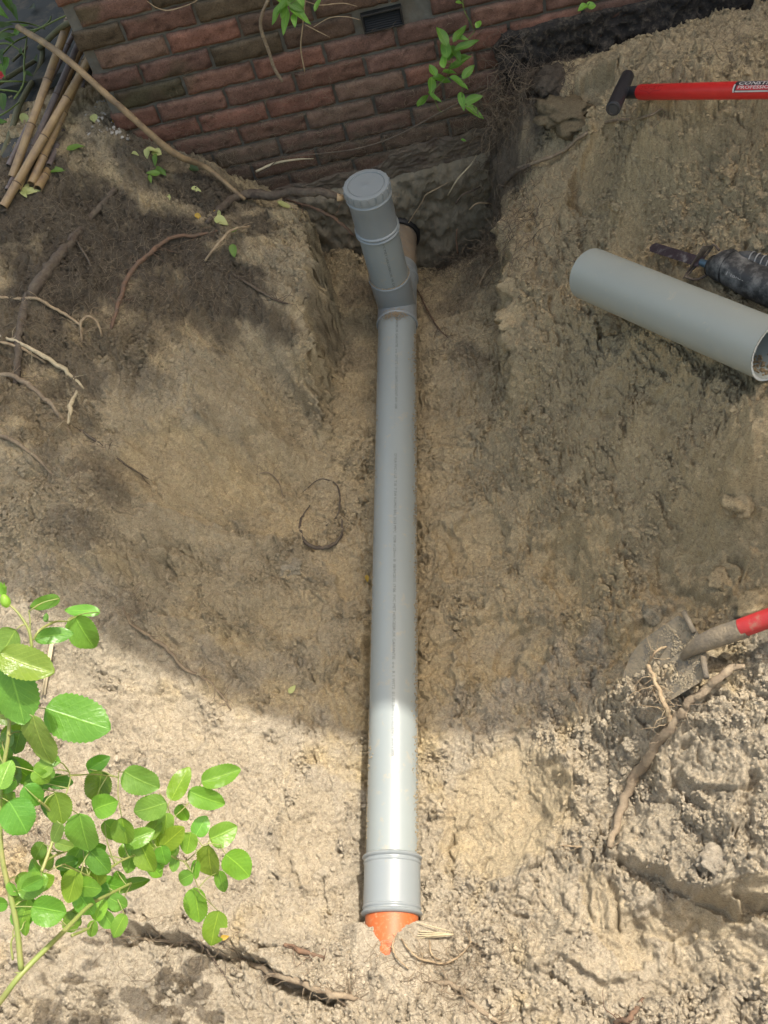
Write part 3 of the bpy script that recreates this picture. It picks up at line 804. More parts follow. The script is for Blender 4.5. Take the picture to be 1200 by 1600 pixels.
# ------------------------------------------------------------------ loose crumbs of sand (nobody could count them)
def ico():
    t = (1 + 5 ** .5) / 2
    v = np.array([(-1,t,0),(1,t,0),(-1,-t,0),(1,-t,0),(0,-1,t),(0,1,t),(0,-1,-t),(0,1,-t),(t,0,-1),(t,0,1),(-t,0,-1),(-t,0,1)], float)
    f = [(0,11,5),(0,5,1),(0,1,7),(0,7,10),(0,10,11),(1,5,9),(5,11,4),(11,10,2),(10,7,6),(7,1,8),(3,9,4),(3,4,2),(3,2,6),(3,6,8),(3,8,9),(4,9,5),(2,4,11),(6,2,10),(8,6,7),(9,8,1)]
    v /= np.linalg.norm(v[0]); return v, np.array(f)
def subdiv(v, f):
    v = v.tolist(); cache = {}; nf = []
    def mid(a, b):
        k = (min(a, b), max(a, b))
        if k not in cache:
            m = (np.array(v[a]) + np.array(v[b])) / 2; v.append((m / np.linalg.norm(m)).tolist()); cache[k] = len(v) - 1
        return cache[k]
    for a, b, c in f:
        ab, bc, ca = mid(a, b), mid(b, c), mid(c, a); nf += [(a, ab, ca), (b, bc, ab), (c, ca, bc), (ab, bc, ca)]
    return np.array(v), np.array(nf)
I0 = ico(); I1 = subdiv(*I0); I2 = subdiv(*I1)
def scatter(name, label, n, rmin, rmax, shape, need, box_=(-1.6, 1.1, .25, 2.8), mat=None, power=2.5, colf=1.0, fixed=None, smooth=True, rough=.07, sink=0.):
    bv, bf = shape
    x = rng.uniform(box_[0], box_[1], n * 3); y = rng.uniform(box_[2], box_[3], n * 3)
    w = Rat(x, y); cl = .5 + .8 * fbm(x * 6, y * 6, 3, 300)
    keep = rng.random(len(x)) < need(w) * np.clip(cl, .05, 1.2)
    x, y = x[keep][:n], y[keep][:n]; n = len(x)
    r = rmin + (rmax - rmin) * rng.random(n) ** power
    z = Hat(x, y) + r * rng.uniform(-.45 - sink, .30 - sink, n)
    # local deformation
    ph = rng.uniform(0, 6.28, (n, 3)); 
    V = bv[None] * np.ones((n, 1, 1))
    V = V * (1 + .28 * np.sin(3.1 * bv[None, :, [1, 2, 0]] + ph[:, None, :]) + .16 * np.sin(7 * bv[None, :, [2, 0, 1]] + 2 * ph[:, None, :]))
    V = V + rng.normal(0, rough, V.shape)
    a = rng.uniform(0, 6.28, n); ca, sa = np.cos(a)[:, None], np.sin(a)[:, None]
    sc = np.stack([rng.uniform(.8, 1.3, n), rng.uniform(.7, 1.1, n), rng.uniform(.5, .9, n)], -1)
    V = V * sc[:, None, :] * r[:, None, None]
    V = np.stack([V[..., 0] * ca - V[..., 1] * sa, V[..., 0] * sa + V[..., 1] * ca, V[..., 2]], -1) + np.stack([x, y, z], -1)[:, None, :]
    m = len(bv)
    Fc = (bf[None] + (np.arange(n) * m)[:, None, None]).reshape(-1, 3)
    V = V.reshape(-1, 3)
    C = (Cat(x, y) * rng.uniform(.85, 1.15, (n, 1)) * colf) if fixed is None else np.ones((n, 3)) * fixed * rng.uniform(.6, 1.2, (n, 1))
    C = np.repeat(C, m, 0)
    me = bpy.data.meshes.new(name)
    me.vertices.add(len(V)); me.vertices.foreach_set('co', V.ravel().astype(np.float32))
    me.loops.add(len(Fc) * 3); me.loops.foreach_set('vertex_index', Fc.ravel().astype(np.int32))
    me.polygons.add(len(Fc)); me.polygons.foreach_set('loop_start', np.arange(0, len(Fc) * 3, 3, dtype=np.int32))
    me.polygons.foreach_set('loop_total', np.full(len(Fc), 3, dtype=np.int32))
    me.polygons.foreach_set('use_smooth', np.full(len(Fc), smooth, bool))
    at = me.color_attributes.new('Col', 'FLOAT_COLOR', 'POINT')
    at.data.foreach_set('color', np.c_[C, np.ones(len(V))].ravel().astype(np.float32))
    me.materials.append(mat or M_SAND); me.update(calc_edges=True)
    o = bpy.data.objects.new(name, me); COL.objects.link(o)
    return tag(o, label, kind='stuff')
scatter('sand_crumbs', 'small loose crumbs of damp sand strewn over the dug heaps', 120000, .0014, .0052, I0, lambda w: np.clip(w * 1.25 - .16, .08, 1), power=2.2, smooth=False)
scatter('coarse_crumbs', 'angular broken crumbs of sand on the dug heaps', 42000, .0030, .0085, I0, lambda w: np.clip(w * 1.3 - .25, .03, 1), power=2.4, smooth=False, rough=.12, sink=.1)
scatter('sand_lumps', 'thumb sized crumbly lumps of sand on the heaps', 1500, .006, .017, I2, lambda w: np.clip(w - .35, .0, 1), power=3.2, rough=.13, sink=.25)
scatter('dark_soil_crumbs', 'dark humus crumbs over the left bank', 9000, .0015, .006, I0, lambda w: w * 0 + .7, box_=(-1.7, -.45, 1.9, 3.0), colf=.8, smooth=False)
_g = ground(166, 170)
scatter('white_grit', 'pale grit spilled by the wall corner', 90, .003, .008, I0, lambda w: w * 0 + 1, box_=(_g[0] - .06, _g[0] + .06, _g[1] - .11, _g[1] + .08), mat=M_STONE, smooth=False)
# a few big clods one can tell apart
I3 = subdiv(*I2)
def clod(px, py, r, label, flat=.65, col=None, group='sand clods'):
    p = ground(px, py)
    bv, bf = I3
    R_ = np.random.default_rng(int(px * 7 + py)); ph = R_.uniform(0, 50, 3)
    nz = fbm(bv[:, 0] * 1.3 + bv[:, 2] + ph[0], bv[:, 1] * 1.3 - bv[:, 2] + ph[1], 5, 7, .65) + .5 * np.abs(fbm(bv[:, 0] * 4 + ph[2], bv[:, 1] * 4 + bv[:, 2] * 3, 3, 17, .7))
    V = bv * (1 + .34 * nz)[:, None] + R_.normal(0, .018, bv.shape)
    V = V * np.array([1.2, .95, flat]) * r; a = ph[0]
    V = np.stack([V[:, 0] * math.cos(a) - V[:, 1] * math.sin(a), V[:, 0] * math.sin(a) + V[:, 1] * math.cos(a), V[:, 2]], -1)
    mb = MB(); c = col if col is not None else Cat([p[0]], [p[1]])[0]
    cc = np.clip(c[None] * .84 * (1 + .15 * nz[:, None]), .02, .8)
    mb.add(V + p + np.array([0, 0, -r * .05]), bf.tolist(), col=cc)
    o = mb.build('sand_clod', M_SAND); tag(o, label, 'clod', group)
clod(452, 888, .028, 'pale flat clod on the smooth bank left of the grey pipe, below the coiled root', .5, GRY * 1.1)
clod(1185, 945, .034, 'sand clod just above the shovel shaft at the right edge', .7)
clod(1125, 905, .022, 'sand clod beside the cracked plate above the shovel', .5)
clod(955, 505, .026, 'round sand clod under the lower edge of the loose pipe near its left end')
clod(1150, 785, .03, 'sand clod standing alone under the loose pipe towards the right edge', .8)
clod(884, 178, .075, 'large olive brown clod left of the black spade grip', .5, TAN * .52)
clod(862, 128, .05, 'dark crumbly clod under the black coating of the wall', .6, HUM * 1.3)
clod(1120, 1345, .03, 'pale clod with its own shadow in the sunlit lower right heap', .6, PALE)
clod(1020, 960, .022, 'small grey clod left of the shovel blade tip', .7, GRY)

# ------------------------------------------------------------------ house wall
HX0 = -.995
wall = thing('brick_wall', (0.5, WALL_Y, 0), 'dark red brick gable wall of the house with black air vent and bare foundation', 'wall')
def rake(x): return min(5.07 + .62 * (x + 1), 9.47 - .62 * (x - 6.1))
mb = MB()
xs = [HX0 + .006, 6.1, 13.0]; yb = WALL_Y + .013; yd = WALL_Y + 6.0
prof = [(xs[0], -.5), (xs[0], rake(xs[0])), (xs[1], rake(xs[1])), (xs[2], rake(xs[2])), (xs[2], -.5)]
V = [(x, yb, z) for x, z in prof] + [(x, yd, z) for x, z in prof]
F = [(0, 1, 2, 3, 4), (9, 8, 7, 6, 5)] + [(i, (i + 1) % 5 + 5 if False else i + 5, (i + 1) % 5 + 5, (i + 1) % 5) for i in range(5)]
mb.add(V, F); fix_normals(mb.build('mortar', M_MORTAR, wall, smooth=False))
BR = [np.array([.125, .068, .048]), np.array([.136, .068, .048]), np.array([.120, .067, .049]), np.array([.122, .078, .056]), np.array([.108, .062, .047])]
def brick(mb, x0, x1, z0, z1, detail, col, yoff=0.):
    nx, nz = (15, 6) if detail else (1, 1)
    sx = random.uniform(0, 99)
    dep = .10
    V = []; C = []
    xx = np.linspace(0, 1, nx + 1); zz = np.linspace(0, 1, nz + 1)
    U, W = np.meshgrid(xx, zz)
    px = x0 + U * (x1 - x0); pz = z0 + W * (z1 - z0)
    edge = np.minimum(np.minimum(U, 1 - U) * (x1 - x0), np.minimum(W, 1 - W) * (z1 - z0))
    if detail:
        nn = fbm(px * 30 + sx, pz * 60 + sx, 3, 5)
        crk = ridged(px * 9 + sx, pz * 22 + sx, 2, 9)
        py = WALL_Y + yoff - .0030 * nn + .006 * sstep(1.2, 1.45, crk) + .0040 * (1 - sstep(0, .0035, edge))
        px = px + .0022 * fbm(pz * 50 + sx, px * 20, 2, 3) * (edge < .004); pz = pz + .0028 * fbm(px * 28 + sx, pz * 7, 2, 4) * (edge < .004)
        tone = 1 + .28 * fbm(px * 22 + sx, pz * 30, 3, 15)
        dark = 1 - .5 * sstep(1.15, 1.45, crk)
        CC = col[None, None] * (tone * dark)[..., None]
        # limewash / soil film on the lower courses
        film = np.clip(sstep(.68, .42, pz) * .5 + .45 * sstep(.1, .7, fbm(px * 14, pz * 30, 4, 60)) * sstep(.85, .45, pz), 0, .8)
        CC = CC * (1 - film[..., None]) + np.array([.11, .09, .063]) * film[..., None]
        moss = sstep(.25, .7, fbm(px * 5, pz * 8, 3, 66)) * sstep(-.5, -.95, px) * .75
        CC = CC * (1 - moss[..., None]) + np.array([.075, .069, .038]) * moss[..., None]
        top = sstep(.82, 1, W) * .25
        CC = CC * (1 - top[..., None]) + np.array([.135, .118, .09]) * top[..., None]
    else:
        py = np.full_like(px, WALL_Y); CC = np.ones(px.shape + (3,)) * col
    V = np.stack([px, py, pz], -1).reshape(-1, 3).tolist(); C = CC.reshape(-1, 3).tolist()
    k = nx + 1; F = [(j * k + i, j * k + i + 1, (j + 1) * k + i + 1, (j + 1) * k + i) for j in range(nz) for i in range(nx)]
    ring = [i for i in range(k)] + [j * k + nx for j in range(1, nz + 1)] + [nz * k + i for i in range(nx - 1, -1, -1)] + [j * k for j in range(nz - 1, 0, -1)]
    o = len(V)
    for r in ring: V.append([V[r][0], WALL_Y + dep, V[r][2]]); C.append(C[r])
    n = len(ring); F += [(ring[i], o + i, o + (i + 1) % n, ring[(i + 1) % n]) for i in range(n)]
    mb.add(V, F, col=C)
def sidebrick(mb, y0, y1, z0, z1, col):
    box(mb, ((HX0 + .055), (y0 + y1) / 2, (z0 + z1) / 2), [(1, 0, 0), (0, 1, 0), (0, 0, 1)], (.055, (y1 - y0) / 2, (z1 - z0) / 2), .06, col=col)
mb = MB(); PITCH = .0682
for k in range(-126, 12):
    z0 = 1.0387 - PITCH * k + .0055; z1 = z0 + PITCH - .0105
    det = -3 <= k <= 11
    x = (-.85 if k % 2 else -.74) - .22
    while x < 13:
        a, b = x + .005, x + .215
        if b > HX0 + .03:
            a = max(a, HX0)
            segs = [(a, b)]
            if k == 3 and a < -.1 < b: segs = [(-.168 - .0, -.168)]; 
            if k == 3 and -.40 < x < -.38: segs = [(a, -.172)]
            elif k == 3 and -.18 < x < -.16: segs = [(-.046, b)]
            for a_, b_ in segs:
                if b_ - a_ > .02 and z1 < rake(a_) - .02 and z1 < rake(b_) - .02:
                    d = det and b_ < 1.15
                    c = BR[random.randrange(5)] * random.uniform(1.05, 1.5)
                    if a_ < -.55 and k < 5 and random.random() < .45: c = np.array([.088, .066, .042]) * random.uniform(.8, 1.1)
                    if k <= 3 and -.55 < a_ < -.2: c = np.array([.100, .066, .047]) * random.uniform(.9, 1.1)
                    brick(mb, a_, b_, z0, z1, d, c, random.uniform(-.002, .002))
        x += .22
    if z1 < 5.0:
        y = WALL_Y + (.215 if k % 2 else .105)
        while y < WALL_Y + 5.8:
            sidebrick(mb, y + .01, y + .21, z0, z1, BR[random.randrange(5)]); y += .22
mb.build('bricks', M_BRICK, wall)
# roof over the gable (outside the picture)
mb = MB()
for (xa, xb) in ((-1.35, 6.1), (6.1, 13.4)):
    za, zb = rake(max(xa, -1.35)), rake(xb)
    if xa > 0: za, zb = rake(6.1), rake(xb)
    V = []
    for yy in (WALL_Y - .0, WALL_Y + 6.1):
        V += [(xa, yy, za + .0), (xb, yy, zb + .0), (xb, yy, zb + .16), (xa, yy, za + .16)]
    mb.add(V, [(0, 1, 2, 3), (7, 6, 5, 4), (0, 4, 5, 1), (1, 5, 6, 2), (2, 6, 7, 3), (3, 7, 4, 0)])
fix_normals(mb.build('roof', M_BITU, wall, smooth=False))
def plaster(name, x0, x1, zlo, zhi, base, amp, mat, seed, left_rag=.0, nx=None):
    """a rough coat on the wall, real thickness; zlo/zhi functions of x"""
    nx = nx or int((x1 - x0) / .008); nz = 60
    V = []
    for j in range(nz + 1):
        for i in range(nx + 1):
            V.append((i / nx, j / nz))
    V = np.array(V); t, w = V[:, 0], V[:, 1]
    x = x0 + t * (x1 - x0); lo = zlo(x); hi = zhi(x); z = lo + w * (hi - lo)
    x = x + left_rag * (1 - t) ** 3 * fbm(z * 9, x * 0 + seed, 3, seed)
    y = WALL_Y - base - amp * fbm(x * 9, z * 9, 4, seed) - amp * .5 * fbm(x * 40, z * 40, 3, seed + 3) - amp * .5 * (1 - np.abs(fbm(x * 20, z * 26, 3, seed + 9, .7)) * 2)
    e = np.minimum(np.minimum(t * nx, (1 - t) * nx), (1 - w) * nz)
    y = np.where(e < 1.5, WALL_Y + .016, y)
    y = np.minimum(y, WALL_Y + .016)
    k = nx + 1
    mb = MB(); mb.add(np.stack([x, y, z], -1), [(j * k + i, j * k + i + 1, (j + 1) * k + i + 1, (j + 1) * k + i) for j in range(nz) for i in range(nx)])
    return mb.build(name, mat, wall)
plaster('foundation', -1.0, 1.5, lambda x: x * 0 - .45, lambda x: .352 + .012 * fbm(x * 6, x * 0, 3, 71) + .03 * sstep(-.2, .2, x), .030, .018, M_CONC, 71)
M_SMEAR = simple('mortar_smear', (.15, .125, .09), .95, .45, 14, col2=(.09, .06, .042), bumps=[(60, .7, .008), (250, .8, .004)], dirt=((.19, .155, .105), .5, 20))
plaster('mortar_smear', -.66, .30, lambda x: x * 0 + .33, lambda x: .385 + .014 * fbm(x * 10, x * 0, 3, 72) + .055 * sstep(-.25, -.10, x) * (1 + .3 * fbm(x * 13, x * 0 + 3, 2, 73)), .009, .007, M_SMEAR, 75)
plaster('bitumen_coating', .19, 1.7, lambda x: x * 0 + .0, lambda x: .760 + .006 * fbm(x * 9, x * 0, 3, 74), .016, .018, M_BITU, 78, left_rag=.05)
# air vent
mb = MB(); vx0, vx1, vz0, vz1 = -.170, -.050, .8365, .8925
vc = ((vx0 + vx1) / 2, WALL_Y + .012, (vz0 + vz1) / 2); AX = [(1, 0, 0), (0, 1, 0), (0, 0, 1)]
box(mb, (vc[0], WALL_Y + .03, vc[2]), AX, ((vx1 - vx0) / 2, .010, (vz1 - vz0) / 2), .1)
for zz in (vz0 + .0025, vz1 - .0025): box(mb, (vc[0], WALL_Y + .006, zz), AX, ((vx1 - vx0) / 2, .012, .0025), .2)
for xx in (vx0 + .0025, vx1 - .0025): box(mb, (xx, WALL_Y + .006, vc[2]), AX, (.0025, .012, (vz1 - vz0) / 2 - .005), .2)
vent = mb.build('air_vent', M_VENT, wall, smooth=False)
mb = MB()
for i in range(7):
    zz = vz0 + .0085 + i * .0068
    box(mb, (vc[0], WALL_Y + .008, zz), [(1, 0, 0), (0, .8, .6), (0, -.6, .8)], ((vx1 - vx0) / 2 - .006, .0065, .0010), .2)
sl = mb.build('vent_slats', M_VENT, None, smooth=False); sl.location = sl.location - Vector(wall['_o']); sl.parent = vent

# ------------------------------------------------------------------ the laid drain: grey pipe, tee, riser, screw cap, coupling
RP = .0625
def proj(P):
    v = np.array(P) - CAM; d = v @ FV
    return 600 + F_PX * (v @ RV) / d, 800 - F_PX * (v @ UV) / d
def s_at(py, r=RP):
    lo, hi = -1., 2.6
    for _ in range(40):
        m = (lo + hi) / 2
        if proj(PB + PM * m + np.array([0, 0, r]))[1] > py: lo = m
        else: hi = m
    return lo
SJ = 1.65 + .087
J = PB + PM * SJ
drain = thing('drain_pipe', PB, 'long grey plastic drain pipe laid in the trench with upright capped riser near the wall', 'pipe')
s_c0, s_c1 = s_at(1421, .072), s_at(1324, .072)
s_rim = s_at(486, .068)
mb = MB(); lathe(mb, PB, PM, [(s_c0 + .02, RP), (s_c1, RP), (0.2, RP), (.6, RP), (1.0, RP), (1.4, RP), (s_rim + .03, RP)], 96)
pipe = mb.build('pipe', M_PVC, drain)
def bead(s0, r0, h, w, n=6): return [(s0 + w * (i / n), r0 + h * math.sin(math.pi * i / n)) for i in range(n + 1)]
mb = MB()
rb = .0668
lathe(mb, PB, PM, [(s_c0, RP - .001), (s_c0, rb - .001)] + bead(s_c0 + .0005, rb, .0052, .011) + bead(s_c0 + .014, rb, .0022, .008) + [(s_c0 + .026, rb), (s_c1 - .026, rb)] +
      bead(s_c1 - .022, rb, .0020, .008) + bead(s_c1 - .0115, rb, .0050, .011) + [(s_c1, rb - .001), (s_c1, RP - .001)], 96)
coup = mb.build('coupling', M_PVCF, drain)
mb = MB()   # tee body: run with two sockets, branch socket on top
rt = .0660
s_back = SJ + .175
lathe(mb, PB, PM, [(s_rim, RP - .001), (s_rim, rt)] + bead(s_rim + .0005, rt, .0030, .010) + [(s_rim + .016, rt), (SJ - .065, rt), (SJ - .055, rt - .001), (SJ + .07, rt - .001), (SJ + .085, rt), (s_back - .06, rt + .001)] +
      bead(s_back - .055, rt + .001, .005, .02) + [(s_back - .01, rt + .002), (s_back, rt), (s_back, RP - .002)], 96)
E3 = np.array([.004, -.02, 1.]); E3 /= np.linalg.norm(E3)
tee = mb.build('tee_fitting', M_PVCF, drain)
mb = MB()
lathe(mb, J, E3, [(.0, rt - .002), (.066, rt - .002), (.074, rt), (.135, rt)] + bead(.1355, rt, .0028, .009) + [(.1455, rt), (.1455, RP - .001)], 96)
bs = mb.build('branch_socket', M_PVCF, drain)
mb = MB(); lathe(mb, J, E3, [(.13, RP), (.25, RP), (.36, RP)], 96); riser = mb.build('riser_pipe', M_PVC, drain)
mb = MB(); rs = .0652
lathe(mb, J, E3, [(.330, RP - .001), (.330, rs - .001)] + bead(.3305, rs, .0042, .010) + [(.342, rs + .0002)] + bead(.3435, rs, .0042, .010) + [(.357, rs), (.448, rs), (.450, rs + .0008), (.462, rs + .0008)] +
      bead(.4625, rs + .0008, .0040, .011) + [(.476, rs), (.4765, .06)], 96)
sock = mb.build('riser_socket', M_PVCF, drain)
mb = MB(); rc = .0688
lathe(mb, J, E3, [(.4780, .060), (.4780, rc - .001), (.4785, rc), (.5030, rc), (.5062, rc - .0012), (.5072, rc - .004), (.5072, .0560), (.5062, .0552), (.5035, .0548), (.5035, .0525), (.5050, .0518), (.5050, .03), (.5050, .004), (.5056, .0025), (.5056, .0001)], 96)
_, cu, cw = frame_of(E3)
for k in range(18):
    a = 2 * math.pi * k / 18; rad_ = cu * math.cos(a) + cw * math.sin(a)
    box(mb, J + E3 * .4915 + rad_ * (rc + .0002), [E3, rad_, np.cross(E3, rad_)], (.0128, .0026, .0015), .3)
capo = mb.build('screw_cap', M_PVCF, drain)
# printed lines, wrapped round the pipes as thin raised ink
def text_mesh(s, size, bold=False):
    c = bpy.data.curves.new('t', 'FONT'); c.body = s; c.size = size; c.resolution_u = 2
    if bold: c.offset = size * .02
    o = bpy.data.objects.new('t', c); COL.objects.link(o)
    bpy.context.view_layer.update()
    dg = bpy.context.evaluated_depsgraph_get(); me = bpy.data.meshes.new_from_object(o.evaluated_get(dg))
    V = np.array([v.co[:] for v in me.vertices]); F = [tuple(p.vertices) for p in me.polygons]
    bpy.data.objects.remove(o); bpy.data.meshes.remove(me); bpy.data.curves.remove(c)
    return V, F
def wrap_text(s, size, A, D, r, updir, s0, ang, name, mat, parent, owner, length=None, lift=.0004, flip=1, bold=False, down=True):
    """text runs along -D from distance s0; letters' height goes round the pipe"""
    V, F = text_mesh(s, size, bold)
    if not len(V): return
    ln = V[:, 0].max()
    if length: V[:, 0] *= length / ln
    d, u, w = frame_of(D)
    u = np.array(updir, float); u -= d * (u @ d); u /= np.linalg.norm(u); w = np.cross(d, u)
    th = ang + flip * V[:, 1] / r
    sg = -1 if down else 1
    P = np.array(A)[None] + d[None] * (s0 + sg * V[:, 0])[:, None] + (r + lift) * (np.cos(th)[:, None] * u[None] + np.sin(th)[:, None] * w[None])
    mb = MB(); mb.add(P, F)
    o = mb.build(name, mat, None, smooth=False); o.location = o.location - Vector(owner['_o']); o.parent = parent
    return o
UPV = (0, 0, 1)
wrap_text('MET HERGEBRUIK GARANTIE  o-o  DYNT2 / 01-05-30470 DXDENT AW1000 . . . . . . . . . . . .', .0105, PB, PM, RP, UPV, s_rim + .012, .12, 'printed_text', M_INK, pipe, drain, length=s_rim + .012 - s_at(668), flip=1)
wrap_text('DYKA PVC-U LE  T10  7 SW KOMO BRL 2023 MPC  9208 \u00f8125mm \u00ae  08/04/2015 17:06  PVC MET HERGEBRUIK GARANTIE  o-o  R 1 WIT2  01-05-30470 DXDENT AW1000', .0105, PB, PM, RP, UPV, s_at(708), .12, 'printed_text', M_INK, pipe, drain, length=s_at(708) - s_at(1180))
wrap_text('PVC MET HERGEBRUIK 9R DIS', .010, J, E3, RP, (-.05, -1, 0), .335, .18, 'printed_text', M_INK, riser, drain, length=.19)

op = MB(); lathe(op, PB, PM, [(s_c0 + .03, RP - .0008), (s_c0 - .02, RP - .0008), (s_c0 - .15, RP - .0008), (s_c0 - .5, RP - .0008), (-1.3, RP)], 72)
o = op.build('orange_drain_pipe', M_ORANGE, None, origin=PB + PM * (s_c0 - .3)); tag(o, 'orange plastic sewer pipe sticking out of the sand below the grey coupling', 'pipe')
old = MB(); lathe(old, PB, PM, [(s_back - .03, .0600), (s_back + .02, .0640), (s_back + .1, .0655), (2.4, .0655)], 64)
o = old.build('old_sewer_pipe', M_OLDPIPE, None, origin=PB + PM * 2.1); tag(o, 'old brown stained sewer pipe coming out of the foundation behind the capped riser', 'pipe')
# hole round the old pipe: a black ring stands in for its shade
mb = MB(); Wp = PB + PM * ((WALL_Y - .045 - PB[1]) / PM[1])
lathe(mb, Wp, PM, [(0, .0665), (-.004, .072), (0, .0775), (.03, .0785)], 48)
o = mb.build('pipe_hole_ring', M_DARK, wall)
# sand grains lying on the tee
mb = MB(); bv, bf = I0
for _ in range(520):
    s = SJ - .092 + random.gauss(0, .012); a = random.gauss(0.05, .32); r = random.uniform(.0007, .0019)
    d, u, w = frame_of(PM); u = np.array([0, 0, 1.]) - PM * PM[2]; u /= np.linalg.norm(u); w = np.cross(PM, u)
    mb.add(bv * r * (1, 1, .7) + PB + PM * s + (rt + r * .4) * (math.cos(a) * u + math.sin(a) * w), bf.tolist(), col=(.36, .28, .18))
for _ in range(420):
    a = random.uniform(0, 6.28); r = random.uniform(.0007, .0018)
    mb.add(bv * r + J + E3 * (.1462 + r * .3) + (RP + random.uniform(.0005, .004)) * (cu * math.cos(a) + cw * math.sin(a)), bf.tolist(), col=(.40, .32, .21))
for _ in range(2600):
    s = random.uniform(-.15, 1.6); sd__ = random.choice((-1, 1)); cl_ = float(fbm(np.array([s * 7.]), np.array([sd__ * 3.]), 3, 440)[0])
    a = sd__ * (1.52 - abs(random.gauss(0, .16)) * (1 + cl_)); r = random.uniform(.0008, .0026)
    d = PM; u = np.array([0, 0, 1.]) - PM * PM[2]; u /= np.linalg.norm(u); w = np.cross(PM, u)
    mb.add(bv * r + PB + PM * s + (RP + r * .4) * (math.cos(a) * u + math.sin(a) * w), bf.tolist(), col=(.38, .31, .2))
tag(mb.build('sand_grains', M_SAND), 'sand grains lying on top of the tee fitting and its socket rim', kind='stuff')

# ------------------------------------------------------------------ loose length of grey pipe on the heap
LA = at_d(921, 428, 2.41); LB = at_d(1208, 549, 2.005)
for P_ in (LA, LB):
    pass
LD = (LB - LA) / np.linalg.norm(LB - LA); LL = np.linalg.norm(LB - LA)
lp = thing('cut_pipe', LA, 'loose grey pipe offcut lying on the sand heap, sawn open end at the right edge', 'pipe')
mb = MB(); lathe(mb, LA, LD, [(0, RP - .0032), (0, RP), (LL * .5, RP), (LL, RP)], 96); mb.build('outer_wall', M_PVCL, lp)
mb = MB(); lathe(mb, LA, LD, [(LL, RP - .0034), (LL * .5, RP - .0034), (.0, RP - .0034)], 96); mb.build('inner_wall', M_PVCIN, lp)
mb = MB(); d, u, w = frame_of(LD); V = []; n = 260
for i in range(n):
    a = 2 * math.pi * i / n
    for rr in (RP + .0003 + random.uniform(0, .0009), RP - .0036 - random.uniform(0, .0012)):
        V.append(LA + LD * (LL + .0006 + random.uniform(0, .0018)) + (math.cos(a) * u + math.sin(a) * w) * rr)
mb.add(V, [(2 * i, 2 * i + 1, (2 * i + 3) % (2 * n), (2 * i + 2) % (2 * n)) for i in range(n)]); mb.build('sawn_edge', M_CUT, lp, smooth=False)
mb = MB()
for _ in range(160):
    a = random.gauss(0, .25); r = random.uniform(.001, .0035); s = LL - .01 - abs(random.gauss(0, .05))
    dn = np.array([0, 0, -1.]) + LD * LD[2]; dn /= np.linalg.norm(dn); sd_ = np.cross(LD, dn)
    mb.add(bv * r + LA + LD * s + (RP - .0036 - r * .5) * (math.cos(a) * dn + math.sin(a) * sd_), bf.tolist(), col=(.36, .27, .16))
tag(mb.build('sand_spill', M_SAND), 'sand spilled inside the open end of the loose pipe', kind='stuff')

# ------------------------------------------------------------------ red spade (top right)
HA = at_d(1000, 144, 2.33); HB = at_d(1200, 140.5, 2.03); HD = (HB - HA) / np.linalg.norm(HB - HA)
spade = thing('spade', HA, 'clean bright red spade handle with black T grip lying across the top right heap', 'spade')
mb = MB(); lathe(mb, HA, HD, [(0, .012), (0, .0165), (.003, .0176), (.2, .0178), (.40, .0180), (.80, .0185), (.86, .0185)], 40); shaft = mb.build('shaft', M_RED, spade)
mb = MB(); lathe(mb, HA, HD, [(-.052, .011), (-.045, .0135), (-.01, .0145), (.001, .0150), (.002, .010)], 32)
GA = at_d(981, 118, 2.43); GB = at_d(958, 170, 2.27); GD = (GB - GA) / np.linalg.norm(GB - GA); GL = np.linalg.norm(GB - GA)
Gc = (GA + GB) / 2
lathe(mb, GA, GD, [(-.004, .0001), (-.003, .009), (.0, .0135), (.006, .0155), (GL * .3, .0162), (GL * .5, .0170), (GL * .7, .0168), (GL - .012, .0170), (GL - .003, .0172), (GL, .0160), (GL + .001, .013), (GL, .0001)], 36)
tube(mb, [HA - HD * .04, Gc + HD * .004], .0145, 20)
mb.build('grip', M_GRIP, spade)
mb = MB()   # end-cap ring and moulding marks on the grip
lathe(mb, GB + GD * .0008, GD, [(0, .0105), (.0012, .0115), (.0012, .0125), (0, .0135)], 32); mb.build('grip_ring', M_DARK, spade)
mb = MB(); lathe(mb, HA, HD, [(.858, .0165), (.87, .0195), (.95, .021), (1.05, .020)], 32)
BO = HA + HD * 1.0; bu = np.cross(HD, (0, 0, 1)); bu /= np.linalg.norm(bu); bn = np.cross(bu, HD)
V = []
for i in range(13):
    for j in range(9):
        t = i / 12; q = (j - 4) / 4; wd = .092 * (1 - .35 * max(0, t - .75) / .25 * 1)
        V.append(BO + HD * (t * .30) + bu * q * wd + bn * (.018 * q * q - .012))
V2 = [np.array(v) + bn * .0025 for v in V]
Fg = [(i * 9 + j, i * 9 + j + 1, (i + 1) * 9 + j + 1, (i + 1) * 9 + j) for i in range(12) for j in range(8)]
mb.add(V, Fg); mb.add(V2, [f[::-1] for f in Fg]); mb.build('blade', M_STEEL, spade)
